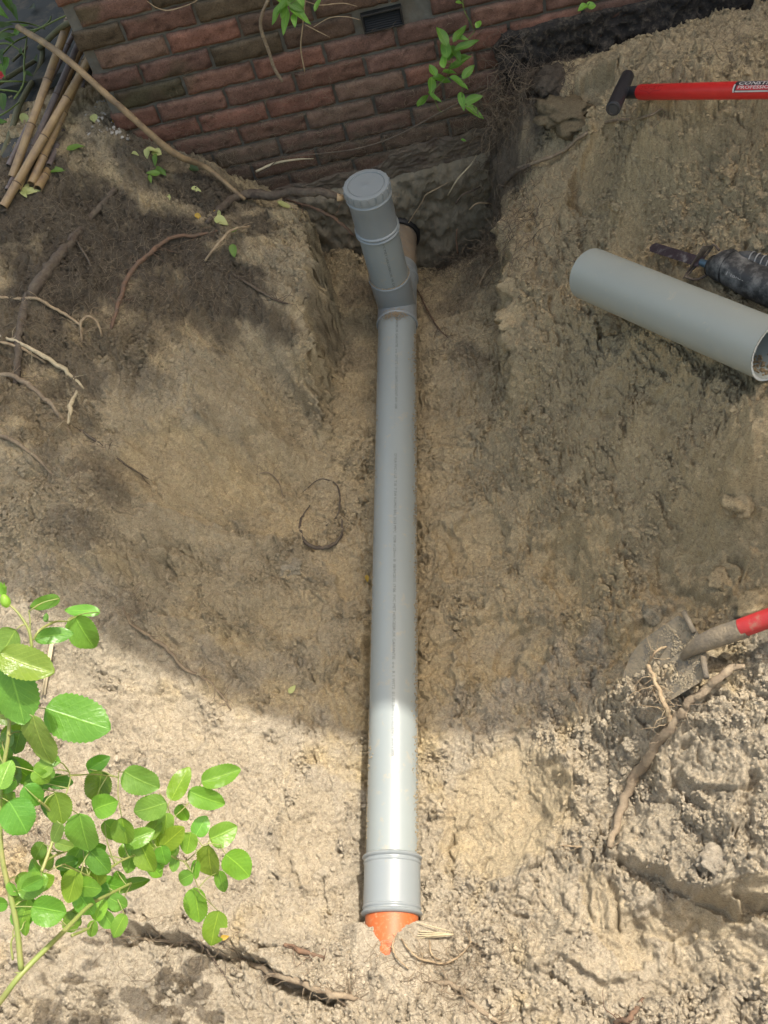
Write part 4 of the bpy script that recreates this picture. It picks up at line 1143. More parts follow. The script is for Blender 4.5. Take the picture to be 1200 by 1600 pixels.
# camera-side direction used only to decide which side of the shaft the print was turned to
side = np.array([-.2, -.75, .65])
M_REDD2 = simple('embossed_red', (.34, .012, .012), .5, .1, 30)
wrap_text('POLET', .0115, HA, HD, .01765, side, .018, -.25, 'embossed_name', M_REDD2, shaft, spade, length=.062, down=False, flip=-1, bold=True, lift=.0003)
def strip(A, D, r, updir, path, wdt, lift, name, mat, parent, owner):
    d, u, w = frame_of(D); u = np.array(updir, float); u -= d * (u @ d); u /= np.linalg.norm(u); w = np.cross(d, u)
    mb = MB()
    for (s0, y0), (s1, y1) in zip(path[:-1], path[1:]):
        dx, dy = s1 - s0, y1 - y0; l = math.hypot(dx, dy); nx_, ny_ = -dy / l * wdt, dx / l * wdt
        V = []
        for s, y in ((s0 + nx_, y0 + ny_), (s1 + nx_, y1 + ny_), (s1 - nx_, y1 - ny_), (s0 - nx_, y0 - ny_)):
            th = -y / r; V.append(np.array(A) + d * s + (r + lift) * (math.cos(th) * u + math.sin(th) * w))
        mb.add(V, [(0, 1, 2, 3)])
    o = mb.build(name, mat, None, smooth=False); o.location = o.location - Vector(owner['_o']); o.parent = parent
strip(HA, HD, .01765, side, [(.014, .012), (.014, .004), (.020, .0005), (.040, -.0005), (.049, -.006), (.058, -.0005), (.080, .0005), (.086, .004), (.086, .012), (.014, .012)], .0006, .0003, 'embossed_shield', M_REDD2, shaft, spade)
def patch(A, D, r, updir, s0, s1, y0, y1, lift, name, mat, parent, owner, n=14):
    d, u, w = frame_of(D); u = np.array(updir, float); u -= d * (u @ d); u /= np.linalg.norm(u); w = np.cross(d, u)
    V = []
    for j in range(n + 1):
        th = -(y0 + (y1 - y0) * j / n) / r
        for s in (s0, s1): V.append(np.array(A) + d * s + (r + lift) * (math.cos(th) * u + math.sin(th) * w))
    mb = MB(); mb.add(V, [(2 * j, 2 * j + 1, 2 * j + 3, 2 * j + 2) for j in range(n)])
    o = mb.build(name, mat, None); o.location = o.location - Vector(owner['_o']); o.parent = parent
    return o
def s_on_handle(px):
    lo, hi = 0, 1.2
    for _ in range(40):
        m = (lo + hi) / 2
        if proj(HA + HD * m)[0] < px: lo = m
        else: hi = m
    return lo
s1_ = s_on_handle(1154)
patch(HA, HD, .0179, side, s1_, s1_ + .26, -.0065, .022, .0003, 'handle_label', M_LABELK, shaft, spade)
patch(HA, HD, .0179, side, s1_ + .006, s1_ + .26, -.0058, -.0030, .0005, 'label_band', M_LABELW, shaft, spade)
patch(HA, HD, .0179, side, s1_ + .009, s1_ + .25, -.0020, .0072, .0005, 'label_red_field', M_LABELR, shaft, spade)
patch(HA, HD, .0179, side, s1_, s1_ + .004, -.0065, .010, .0006, 'label_edge', M_LABELW, shaft, spade)
wrap_text('PROFESSIONAL', .0085, HA, HD, .0179, side, s1_ + .012, -.0005 / .0179, 'label_text', M_LABELW, shaft, spade, length=.115, down=False, flip=-1, bold=True, lift=.0008)
wrap_text('CONSTRUCTION', .0125, HA, HD, .0179, side, s1_ + .010, -.0088 / .0179, 'label_text', M_LABELW, shaft, spade, length=.165, down=False, flip=-1, bold=True, lift=.0008)

# ------------------------------------------------------------------ dusty shovel (lower right)
S0 = at_d(1100, 1003, 2.10); S1 = at_d(1158, 983, 2.055); S2 = at_d(1225, 957, 2.0); SD = (S2 - S0) / np.linalg.norm(S2 - S0)
tip = at_z(990, 1085, S0[2] - .20)
shovel = thing('shovel', S0, 'dusty shovel half buried in the sand, its red shaft leaving at the right edge', 'shovel')
mb = MB(); lathe(mb, S0, SD, [(np.linalg.norm(S1 - S0), .0185), (np.linalg.norm(S1 - S0) + .002, .0200), (.3, .0200), (1.0, .0185)], 36); mb.build('shaft', M_REDD, shovel)
BD = tip - S0; BL = np.linalg.norm(BD); BD /= BL
Aside = at_d(1076, 944, 2.16) - S0; Aside -= BD * (Aside @ BD); Aside /= np.linalg.norm(Aside); BN = np.cross(Aside, BD)
if BN[2] < 0: BN = -BN
mb = MB(); tube(mb, smooth_path([S1 + SD * .01, S0 + SD * .02, S0 + BD * .03 + BN * .004, S0 + BD * .07 + BN * .001], 6), [.0215, .0215, .019, .013, .008], 24)
mb.build('socket', M_STEELC, shovel)
V = []; nu, nv = 18, 10
for i in range(nu + 1):
    for j in range(nv + 1):
        t = i / nu; q = (j - nv / 2) / (nv / 2)
        wd = .080 * (1 if t < .45 else math.cos((t - .45) / .55 * 1.35) * .97 + .03)
        V.append(S0 + BD * (t * BL * 1.05 + .012 - .0 * abs(q)) + Aside * q * wd + BD * .020 * abs(q) ** 5 * (1 - t) + BN * (.024 * q * q - .008 + .010 * math.sin(t * 3)))
Fg = [(i * (nv + 1) + j, i * (nv + 1) + j + 1, (i + 1) * (nv + 1) + j + 1, (i + 1) * (nv + 1) + j) for i in range(nu) for j in range(nv)]
mb = MB(); mb.add(V, Fg); mb.add([np.array(v) - BN * .002 for v in V], [f[::-1] for f in Fg]); mb.build('blade', M_STEEL, shovel)
for sgn in (-1, 1):
    mb = MB(); a = S0 + BD * .014 + Aside * sgn * .030 + BN * .004; b = S0 + BD * .012 + Aside * sgn * .080 + BN * .016
    tube(mb, [a, (a + b) / 2, b], .0062, 14); mb.build('foot_tread', M_STEELC, shovel)

mb = MB()
for _ in range(3200):   # sand sticking to the blade
    t = random.random() ** .7; q = random.uniform(-1, 1)
    if perlin(np.array([t * 5. + 3]), np.array([q * 2.5]), 77)[0] < .02 and t < .75: continue
    p = S0 + BD * (t * BL * .8 + .012) + Aside * q * .078 + BN * (.020 * q * q - .008 + .010 * math.sin(t * 2.4) + .0005); r = random.uniform(.0009, .0032)
    mb.add(bv * r * (1, 1, .7) + p, bf.tolist(), col=np.array([.40, .335, .23]) * random.uniform(.8, 1.1))
tag(mb.build('clinging_sand', M_SAND, smooth=False), 'damp sand clinging to the shovel blade', kind='stuff')
# ------------------------------------------------------------------ reciprocating saw behind the loose pipe
K0 = ground(1106, 432, .034); K1 = ground(1200, 456, .038)
KD = K1 - K0; KD[2] *= .5; KD /= np.linalg.norm(KD)
KS = np.cross((0, 0, 1), KD); KS /= np.linalg.norm(KS); KU = np.cross(KD, KS)
saw = thing('reciprocating_saw', K0, 'dusty black reciprocating saw lying on the heap behind the loose grey pipe', 'saw')
def loft(secs, sides=20, sup=2.6):
    """secs: (dist along KD, side offset, up offset, half width, half height)"""
    mb = MB(); V = []
    for s, o_, uo, hw, hh in secs:
        for k in range(sides):
            a = 2 * math.pi * k / sides; c, sn = math.cos(a), math.sin(a)
            V.append(K0 + KD * s + KS * (o_ + hw * math.copysign(abs(c) ** (2 / sup), c)) + KU * (uo + hh * math.copysign(abs(sn) ** (2 / sup), sn)))
    n = len(secs); F = [(i * sides + k, i * sides + (k + 1) % sides, (i + 1) * sides + (k + 1) % sides, (i + 1) * sides + k) for i in range(n - 1) for k in range(sides)]
    F += [tuple(range(sides))[::-1], tuple((n - 1) * sides + k for k in range(sides))]
    mb.add(V, F); return mb
sawb = loft([(.002, .0, .0, .012, .012), (.008, .0, .002, .021, .020), (.022, .004, .006, .030, .030), (.04, .008, .008, .036, .035), (.07, .004, .004, .034, .034), (.12, .0, .0, .036, .036), (.2, .0, .0, .040, .040), (.26, 0, 0, .036, .038), (.30, 0, 0, .030, .034)]).build('body', M_SAWB, saw)
loft([(.054, .036, .026, .004, .005), (.055, .030, .022, .010, .012), (.075, .034, .020, .016, .018), (.12, .034, .018, .018, .020), (.18, .032, .014, .018, .022), (.24, .02, .01, .02, .02)], 16).build('rubber_cover', M_SAWG, saw)
loft([(.29, 0, 0, .026, .032), (.33, -.02, -.005, .022, .024), (.38, -.05, -.005, .020, .021), (.43, -.06, -.005, .021, .022), (.44, -.06, -.005, .018, .019)], 18).build('rear_handle', M_SAWB, saw)
mb = MB()
for i in range(9):
    s = .085 + i * .0145
    for aa in ((s, s + .004),):
        Vr = []
        pth = [K0 + KD * (s + .006 * t) + KS * (.034 + .0185 * math.cos(math.pi * (.15 + .75 * t))) + KU * (.0195 + .0212 * math.sin(math.pi * (.15 + .75 * t))) for t in np.linspace(0, 1, 7)]
        tube(mb, pth, .0015, 6)
mb.build('grip_ribs', simple('worn_rib', (.27, .27, .26), .7, .3, 80), saw)
wv, wf = text_mesh('Makita', .021)
# the faded name on the flank turned upward
nrm = KU * .80 - KS * .60; tu = KU * .6 + KS * .8
P = [K0 + KD * (.068 + v[0]) + tu * (v[1] - .012 + .1 * v[0] * 0) + nrm * .0362 + KS * -.0 for v in wv]
mb = MB(); mb.add(P, wf); mb.build('faded_lettering', simple('faded_grey_print', (.26, .26, .25), .8, .3, 60), saw, smooth=False)
mb = MB()
for s_, o_, uo, hw, hh in ((.0065, .0, .002, .0225, .0215), (.050, .0065, .0068, .0366, .0358)):
    ring = [K0 + KD * s_ + KS * (o_ + hw * math.cos(a)) + KU * (uo + hh * math.sin(a)) for a in np.linspace(0, 2 * math.pi, 33)]
    tube(mb, ring, .0016, 6, cap=False)
mb.build('collar', M_DARK, saw)
# shoe: bent steel frame, clamp and blade
mb = MB()
sh = [(-.036, -.030), (-.018, .030), (-.004, .034), (.006, .012)]
for sc_, off in ((1, .0),):
    a = [K0 + KD * -.048 + KS * -.024 + KU * -.034, K0 + KD * -.026 + KS * .030 + KU * .004, K0 + KD * -.012 + KS * .034 + KU * .028, K0 + KD * .012 + KS * .022 + KU * .030]
    b = [p + KU * .0 + KS * -.010 + KD * .016 for p in a]
    tube(mb, smooth_path(a, 4), .0030, 8)
    tube(mb, smooth_path([a[0], a[0] + KD * .03 + KS * .006, K0 + KD * .012 + KS * .004 + KU * -.012], 4), .0030, 8)
V = [K0 + KD * -.052 + KS * -.030 + KU * -.036, K0 + KD * -.052 + KS * -.012 + KU * -.036, K0 + KD * -.020 + KS * .034 + KU * .024, K0 + KD * -.030 + KS * .018 + KU * .030]
mb.add(V + [p + KD * .0025 for p in V], [(0, 1, 2, 3), (7, 6, 5, 4), (0, 4, 5, 1), (1, 5, 6, 2), (2, 6, 7, 3), (3, 7, 4, 0)])
mb.build('shoe', M_RUST, saw)
mb = MB(); tube(mb, [K0 + KD * -.022, K0 + KD * .006], [.008, .010], 16); mb.build('blade_clamp', M_BLUE, saw)
mb = MB(); Bp = []
bA = K0 + KD * -.02 + KU * .0; bB = ground(1016, 399, .028); bd = bB - bA; bl = np.linalg.norm(bd); bd /= bl
nn_ = np.array([-.1, -.55, .8]); nn_ -= bd * (nn_ @ bd); nn_ /= np.linalg.norm(nn_); bs_ = np.cross(bd, nn_)
V = []; n = 40
for i in range(n + 1):
    t = i / n; wtip = .0125 * (1 if t < .93 else (1 - ((t - .93) / .07) ** 2 * .75))
    for q in (-1, 1):
        jag = .0012 * (i % 2) if q < 0 else 0
        for th in (-.0007, .0007): V.append(bA + bd * bl * t + bs_ * (q * wtip + jag) + nn_ * th)
F = []
for i in range(n):
    a = i * 4; F += [(a, a + 2, a + 6, a + 4), (a + 1, a + 5, a + 7, a + 3), (a, a + 4, a + 5, a + 1), (a + 2, a + 3, a + 7, a + 6)]
F += [(n * 4, n * 4 + 1, n * 4 + 3, n * 4 + 2)]
mb.add(V, F); mb.build('saw_blade', M_BLADE, saw, smooth=False)

# ------------------------------------------------------------------ bamboo canes behind the corner
cane_specs = [ # bottom px, top px (hidden behind the corner) , radius, material
 ((8, 328), (150, 75), .0125, 0, 'thick tan cane reaching lowest on the left of the bundle'),
 ((22, 282), (104, 42), .0125, 0, 'tan cane leftmost of the bundle, leaning up to the wall corner'),
 ((38, 270), (125, 62), .0095, 1, 'grey weathered split cane second from the left in the bundle'),
 ((52, 292), (150, 60), .0125, 0, 'tan cane passing under its neighbours in the middle of the bundle'),
 ((62, 300), (150, 128), .0130, 0, 'tan cane rightmost of the bundle beside the brick corner'),
 ((15, 262), (116, 50), .0080, 1, 'thin dark cane at the back of the bundle'),
 ((30, 300), (134, 60), .0100, 0, 'slim tan cane wedged between the two thick left ones'),
 ((78, 262), (146, 100), .0085, 1, 'short grey cane tucked beside the rightmost tan one'),
 ((12, 300), (128, 78), .0070, 1, 'thinnest weathered cane lying low on the left of the bundle')]
for i, (b, t, r, mt, lab) in enumerate(cane_specs):
    r *= 1.02
    A = ground(*b, r * .9); B = at_y(t[0], t[1], WALL_Y + .30)
    B[2] = max(B[2], .80)
    B = at_y(t[0], t[1], WALL_Y + .18 + .03 * i) if True else B
    d = (B - A); L_ = np.linalg.norm(d); d /= L_
    c = thing('bamboo_cane', A, lab, 'bamboo cane', 'bamboo canes leaning by the wall corner')
    prof = []; s = 0; nodes = []
    nxt = random.uniform(.05, .18)
    prof = [(0, r * .8), (0, r)]
    while s < L_ + .25:
        s += nxt
        prof += [(s - .006, r * .985), (s - .002, r * 1.10), (s, r * 1.13), (s + .002, r * 1.05), (s + .005, r * .96)]
        nodes.append(s); nxt = random.uniform(.13, .22)
    r *= 1.0
    mb = MB(); lathe(mb, A, d, prof, 20)
    for s in nodes: lathe(mb, A, d, [(s - .0022, r * 1.09), (s - .0012, r * 1.15), (s + .0008, r * 1.15), (s + .0016, r * 1.06)], 20, mi=1)
    mb.build('culm', [M_BAMBG if mt else M_BAMB, M_BAMBN], c)

# ------------------------------------------------------------------ grey paving past the corner
mb = MB()
box(mb, (-1.42, 3.55, .765), [(1, .06, 0), (-.06, 1, 0), (0, 0, 1)], (.30, .45, .022), .1)
o = mb.build('paving', M_PAVE, smooth=False); tag(o, 'grey paving slab beyond the wall corner', kind='structure')
mb = MB()
box(mb, (-1.37, 2.95, .735), [(1, .25, .04), (-.25, 1, 0), (0, 0, 1)], (.145, .20, .018), .1)
o = mb.build('paving', M_PAVE, smooth=False); tag(o, 'grey paving slab under the bamboo canes', kind='structure')

# ------------------------------------------------------------------ roots and sticks
def root(name, px, rads, mat, label, cat='root', lift=.5, jit=.12, group=None, sub=6, sides=9, lifts=None, hairs=0):
    """px: pixels laid on the ground; rads: metres along it; lift: part of the radius above ground"""
    P = []
    rr = np.interp(np.linspace(0, 1, len(px)), np.linspace(0, 1, len(rads)), rads)
    for i, q in enumerate(px):
        if len(q) == 4: P.append(at_y(q[0], q[1], q[2]))
        elif len(q) == 3: P.append(ground(q[0], q[1], q[2]))
        else: P.append(ground(q[0], q[1], rr[i] * lift))
    P = smooth_path(P, sub)
    P = [p + np.array([random.gauss(0, .18), random.gauss(0, .18), random.gauss(0, .1)]) * np.interp(i / len(P), np.linspace(0, 1, len(rads)), rads) for i, p in enumerate(P)]
    ph_ = random.uniform(0, 50); n_P = len(P)
    for i in range(n_P):
        r_ = float(np.interp(i / n_P, np.linspace(0, 1, len(rads)), rads)); o_ = fbm(np.array([i * .35 + ph_, i * .35 + ph_ + 20]), np.array([ph_, ph_]), 3, 7)
        P[i] = P[i] + np.array([o_[0], o_[1], 0]) * r_ * .55
    mb = MB(); tube(mb, P, rads, sides, jit * 1.3, lump=.10)
    for _ in range(hairs + 6):
        k = random.randrange(len(P)); a = np.array(P[k]); q = [a]; v = np.array([random.gauss(0, 1), random.gauss(0, 1), random.gauss(.1, .5)]); v /= np.linalg.norm(v)
        for _ in range(random.randint(4, 8)):
            v = v + np.array([random.gauss(0, .4), random.gauss(0, .4), random.gauss(-.1, .35)]); v /= np.linalg.norm(v); n = q[-1] + v * random.uniform(.006, .014)
            g = float(Hat([n[0]], [n[1]])[0]); n[2] = max(n[2], g + .001); q.append(n)
        tube(mb, q, [min(.0012, rads[0] * .4), .0004], 4, cap=False)
    o = mb.build(name, mat); return tag(o, label, cat, group)
root('root', [(182,300,.012),(150,335),(115,378),(90,410),(60,450),(40,490),(32,540),(28,600)], [.008,.011,.014,.018,.016,.013,.008], M_ROOTD, 'thick dark root running down the left bank from its cut upper end', hairs=60, lift=.6)
root('root', [(175,515),(185,480),(205,430),(235,398),(270,380,.02),(310,372,.012),(340,362)], [.004,.006,.0072,.0065,.006,.005,.003], M_ROOTR, 'reddish brown arched root on the dark left bank', hairs=20, lift=.9)
root('root', [(325,350,.006),(350,328,.012),(380,314,.02),(430,303,2.66,0),(490,299,2.56,0),(530,308,2.50,0)], [.008,.012,.014,.0125,.011], M_ROOTD, 'brown cut root pointing at the grey screw cap', lift=1.0, hairs=30)
mb = MB(); pc = at_y(530, 308, 2.50); tube(mb, [pc - np.array([.006, 0, 0]), pc + np.array([.012, -.003, -.004])], [.0112, .0085], 12, .1); tag(mb.build('root_stub', M_WOODC), 'fresh pale cut end of the brown root beside the screw cap', 'root')
root('root', [(440,312,.008),(490,325,2.60,0),(525,343,2.54,0),(553,368,2.50,0)], [.003,.0045,.005,.004], M_ROOTR, 'thin orange brown root ending behind the grey riser', lift=1)
root('root', [(0,466),(30,468),(60,475,.02),(95,492,.02),(125,510,.012),(130,522)], [.005,.005,.0045,.004,.002], M_ROOTL, 'pale root crossing the left edge above the looped stalk', lift=.9)
root('root', [(128,535),(133,515,.025),(148,506,.03),(158,515,.02),(160,528)], [.0035,.004,.003], M_ROOTL, 'pale looped stalk curling up on the left bank', lift=1)
root('root', [(0,527),(35,543,.02),(70,562,.02),(105,585,.018),(133,608)], [.004,.005,.0062,.0065,.003], M_STRAW, 'straw coloured peeled root sloping down from the left edge', lift=1, sides=10)
root('root', [(0,536),(40,552,.02),(75,572,.012)], [.004,.0045,.003], M_ROOTL, 'thin pale root just under the peeled straw coloured one', lift=1)
root('root', [(0,586),(30,594,.01),(60,615),(90,645),(112,680)], [.006,.007,.0075,.006,.003], M_ROOTG, 'grey brown root with torn pale bark near the left edge', lift=.8, hairs=20)
root('root', [(122,615,.012),(114,640,.014),(108,665,.006)], [.004,.0065,.004], M_STRAW, 'short torn pale stalk standing on the left bank', lift=1)
root('root', [(0,683),(25,692,.012),(55,715,.006),(85,745)], [.005,.0055,.005,.002], M_ROOTG, 'thin root dipping into the sand at the left edge', lift=.9)
root('root', [(125,672),(150,690,.006),(190,722,.004),(237,752)], [.003,.0042,.003,.0015], M_ROOTD, 'thin dark root lying in the crease of the left bank', lift=.8)
root('root', [(192,950,.004),(205,975,.006),(240,1000,.01),(265,1018,.012),(290,1048,.008),(320,1060,.006),(345,1085,.004),(362,1110)], [.003,.0045,.005,.0048,.004,.002], M_ROOTG, 'long thin root trailing from the shade into the sunlit sand', lift=1.0, hairs=14)
root('root', [(473,770,.003),(500,750,.004),(525,758,.004),(532,785,.005),(525,810,.004),(510,822,.003)], [.0012,.0022,.0026,.0022], M_ROOTD, 'upper thin dark loop of root left of the grey pipe', lift=1)
root('root', [(485,790,.003),(470,815,.004),(475,845,.004),(500,858,.005),(525,850,.005),(536,830,.004),(534,812,.003)], [.0018,.004,.0055,.006,.004,.002], M_ROOTD, 'thicker dark curl of root below the thin loop, left of the grey pipe', lift=1)
root('root', [(400,742,.002),(420,740,.004),(437,757,.004),(443,785,.002)], [.0015,.0022,.001], M_ROOTG, 'thin sandy arc of root on the smooth left bank', lift=1)
root('root', [(698,412,.02),(720,395,.05),(745,370,.07),(775,328,.06),(810,290,.05),(830,272,.03)], [.006,.0075,.008,.007,.006,.004], M_ROOTD, 'bark covered root with a pale broken tip slanting over the dark hollow', lift=1, hairs=50)
root('root', [(808,272,.02),(840,262,.02),(880,245,.02),(910,222,.02),(950,200,.02),(1000,192,.012),(1035,176,.01)], [.005,.0055,.005,.0045,.004,.0025], M_ROOTG, 'long pale root running up the right bank towards the black grip', lift=1)
root('root', [(750,448,.012),(765,425,.02),(785,408,.02),(805,400,.008)], [.0025,.0032,.003,.0015], M_ROOTL, 'thin pale root arching on the right trench edge', lift=1)
root('root', [(652,455,.01),(670,490,.012),(685,515,.01),(700,530,.008)], [.002,.003,.0015], M_ROOTR, 'thin reddish rootlet beside the tee fitting', lift=1, hairs=16)
root('stick', [(952,1325),(970,1270,.012),(995,1215,.016),(1030,1160,.02),(1060,1125,.02),(1075,1105,.02),(1100,1085,.03),(1130,1062,.035),(1160,1050,.03)], [.006,.010,.0115,.011,.010,.009,.0095,.0085,.005], M_ROOTG, 'long sand coated stick reaching from the lower heap to the shovel', cat='stick', lift=1, hairs=10)
root('root', [(1048,1138,.028),(1038,1110,.03),(1025,1080,.035),(1012,1052,.04)], [.0055,.0055,.0045,.005], M_ROOTL, 'pale forked root crossing in front of the shovel blade', lift=1, hairs=10)
root('root', [(1012,1050,.04),(1025,1033,.05),(1050,1024,.055),(1084,1019,.06)], [.0024,.0030,.0026], M_ROOTL, 'thin bowed root resting on top of the shovel blade', lift=1)
root('root', [(880,1322,.004),(900,1324,.008),(935,1325,.006)], [.0016,.0022,.001], M_ROOTL, 'short pale straw in the sunlit heap beside a small hole', lift=1)
root('root', [(320,1478,.004),(345,1515,.006),(375,1558,.003)], [.0022,.0028,.0012], M_ROOTD, 'thin dark twig below the long crack at the bottom', lift=1)
root('root', [(165,1455),(230,1468,.006),(300,1475,.006),(380,1500,.008),(450,1528,.010),(520,1552,.010),(560,1560)], [.003,.004,.005,.006,.0075,.008,.005], M_ROOTG, 'long sand covered root along the crack across the bottom left', lift=.2, hairs=60)
root('root', [(445,1476,.004),(470,1484,.007),(508,1497,.003)], [.004,.0065,.003], M_ORANGE.copy() if False else M_ROOTR, 'short orange scraped root lying in the sand left of the orange pipe', lift=.9)
root('root', [(680,1535,.006),(715,1545,.01),(740,1570,.008),(780,1600,.004)], [.004,.006,.0055,.004], M_ROOTG, 'sandy root curving out of the bottom edge right of the orange pipe', lift=1, hairs=20)
root('root', [(628,1468,.005),(650,1495,.012),(690,1507,.012),(720,1495,.012),(738,1470,.006)], [.0022,.0025,.0024,.0015], M_ROOTL, 'thin pale root looping past the end of the orange pipe', lift=1)
root('root', [(620,1462,.004),(615,1478,.012),(622,1498,.014),(640,1515,.008)], [.0018,.0022,.0015], M_ROOTL, 'short pale rootlet hooked over the orange pipe tongue', lift=1)
root('root', [(672,1470,.006),(675,1492,.010),(690,1502,.006)], [.0016,.0020,.001], M_ROOTL, 'tiny pale rootlet hanging below the frayed fibre', lift=1)
root('twig', [(395,365,.03),(370,380,.05),(340,400,.03),(322,412,.01)], [.003,.0045,.003], M_ROOTL, 'pale peeled twig on the dark bank under the vine sprig', cat='twig', lift=1)
root('twig', [(124,385,.02),(140,410,.02),(160,445,.006)], [.002,.0035,.003], M_ROOTD, 'short dark twig standing on the left bank with a pale tip', cat='twig', lift=1)
root('twig', [(0,1140,.004),(20,1150,.004)], [.002,.001], M_ROOTD, 'tiny twig at the left edge behind the rose leaves', cat='twig', lift=1)
root('root', [(365,430),(395,450,.008),(430,470,.006),(450,475)], [.003,.0042,.0035,.002], M_ROOTD, 'dark root at the right end of the dark humus bank', lift=.9, hairs=12)
root('stick', [(1005,1560),(985,1590,.01),(960,1600,.004)], [.004,.007,.004], M_ROOTR, 'short brown stick end at the bottom edge of the sunlit sand', cat='stick', lift=.8)
# frayed pale fibre bundle
mb = MB(); a = ground(662, 1458, .012); b = ground(710, 1462, .018)
for i in range(8):
    o_ = np.array([random.gauss(0, .002), random.gauss(0, .0045), random.gauss(0, .003)]); k = random.uniform(.75, 1.1)
    tube(mb, smooth_path([a + o_ * 1.8 + (a - b) * random.uniform(-.1, .25), (a + b) / 2 + o_, b + o_ * .4 * k], 4), [.0010, .0014, .0007], 5)
tag(mb.build('frayed_fibre', M_STRAW), 'pale frayed bundle of plant fibre on the sand right of the orange pipe', 'fibre')
# pale dry stalk behind the rose
mb = MB(); a = ground(88, 1005, .02); b = ground(72, 1085, .012)
for i in range(7):
    o_ = np.array([random.gauss(0, .004), random.gauss(0, .004), 0]); tube(mb, [a + o_, b + o_ * 1.5], [.003, .002], 6)
tag(mb.build('dry_stalk', M_STRAW), 'dry pale split stalk standing behind the rose leaves', 'stalk')
# long peeled branch from the shrub down to the bank
A = at_y(28, 42, 3.05); Bm = at_y(95, 85, 2.86); B1 = at_y(180, 160, 2.74); B2 = at_y(270, 238, 2.70); B3 = ground(330, 282, .05); B4 = ground(385, 318, .015)
mb = MB(); tube(mb, smooth_path([A, Bm, B1, B2, B3, B4], 10), [.009, .010, .0095, .0105, .0085, .006], 12, .07, lump=.06)
br = mb.build('branch', M_CUTB); tag(br, 'long peeled branch slanting across the brick corner down to the bank', 'branch')
# thin root in front of the lower bricks and pale stalk on the ledge
def wallpath(px, off): return [at_y(a, b, WALL_Y - off) for a, b in px]
def wroot(name, px, off, rads, mat, label, cat='root', ny=6, group=None):
    P = [at_y(a, b, WALL_Y - (off if np.isscalar(off) else off[i])) for i, (a, b) in enumerate(px)]
    mb = MB(); tube(mb, smooth_path(P, ny), rads, 7, .1); return tag(mb.build(name, mat), label, cat, group)
wroot('root', [(420,248),(500,240),(560,232),(620,212),(680,180),(720,160),(760,140),(790,120)], .035, [.0012,.0022,.003,.003,.0035,.003], M_ROOTD, 'long thin root slanting across the lower brick courses')
wroot('root', [(400,268),(430,255),(465,249),(490,248)], .03, [.004,.0042,.003,.001], M_STRAW, 'pale dry stalk lying along the foot of the brick wall')
wroot('stem', [(425,-12),(410,20),(408,45),(420,80),(428,105),(441,127)], .06, [.0045,.005,.005,.0045], M_ROOTG, 'bare brown stem hanging in front of the bricks left of the air vent', cat='stem')
wroot('root', [(478,-8),(473,40),(470,75),(476,112)], .05, [.0015,.0022,.002], M_ROOTL, 'thin pale aerial root hanging below the left vine sprig')
wroot('root', [(476,38),(495,48),(515,58)], .04, [.001,.0014,.0008], M_ROOTL, 'short pale rootlet branching right off the aerial root')
wroot('root', [(490,42),(515,28),(540,26),(563,31)], .035, [.001,.0014,.0009], M_ROOTL, 'thin bowed rootlet ending at the air vent')
wroot('root', [(478,2),(500,8),(535,5),(558,10)], .035, [.001,.0014,.0009], M_ROOTL, 'thin wavy rootlet above the air vent on the left')
wroot('root', [(230,2),(245,12),(265,16),(300,5),(315,-6)], .035, [.001,.0015,.0012], M_ROOTL, 'thin curved tendril hanging over the top left bricks')
wroot('root', [(450,235),(420,262),(405,272)], .035, [.001,.0018,.0015], M_ROOTD, 'dark rootlet on the lowest bricks left of the riser')
wroot('root', [(700,305),(715,280),(735,258),(745,242)], (.10,.11,.09,.05), [.0022,.0026,.002], M_STRAW, 'bare pale root tip hanging over the dark hollow')
wroot('root', [(637,350),(650,330),(660,315),(665,305),(682,295),(700,285)], (.05,.05,.05,.05,.06,.05), [.0018,.002,.0025,.001], M_ROOTL, 'thin crooked root on the concrete foundation')
wroot('root', [(712,318),(722,305),(738,298),(750,292)], (.12,.12,.10,.07), [.004,.003,.0035,.002], M_ROOTD, 'stubby root stump with a pale tip right of the dark hollow')
wroot('root', [(733,328),(745,318),(765,318),(780,322)], (.14,.13,.11,.08), [.002,.0025,.0016], M_ROOTL, 'pale hooked root below the stubby stump')
wroot('root', [(715,395),(713,375),(714,358)], (.20,.20,.20), [.004,.003,.002], M_ROOTR, 'short reddish broken root standing in the dark hollow')

# fine root tangle (stuff)
mb = MB()
def hair(mb, a, v, n, step, r, sag=.05, off=.002, spread=.45, wallclamp=True):
    q = [np.array(a, float)]; v = np.array(v, float)
    for _ in range(n):
        v = v + np.array([random.gauss(0, spread), random.gauss(0, spread), random.gauss(-sag, spread)]); v /= np.linalg.norm(v)
        p = q[-1] + v * step; g = float(Hat([p[0]], [p[1]])[0]); p[2] = max(p[2], g + off)
        if wallclamp: p[1] = min(p[1], WALL_Y - .02 if p[2] > .38 else WALL_Y - .05)
        q.append(p)
    tube(mb, q, [r, r * .4], 3, cap=False)
for _ in range(380):
    px, py = random.gauss(790, 26), random.gauss(185, 60)
    a = at_y(px, py, WALL_Y - random.uniform(.02, .12)); g = float(Hat([a[0]], [a[1]])[0]); a[2] = max(a[2], g + .004)
    hair(mb, a, (random.gauss(-.3, .6), random.gauss(-.3, .5), random.gauss(-.3, .6)), random.randint(6, 16), .011, random.uniform(.0005, .0011))
for _ in range(420):
    px, py = random.gauss(745, 45), random.gauss(345, 45)
    a = ground(px, py, random.uniform(.0, .03))
    hair(mb, a, (random.gauss(0, .7), random.gauss(0, .5), random.gauss(.1, .5)), random.randint(6, 14), .011, random.uniform(.0005, .0012))
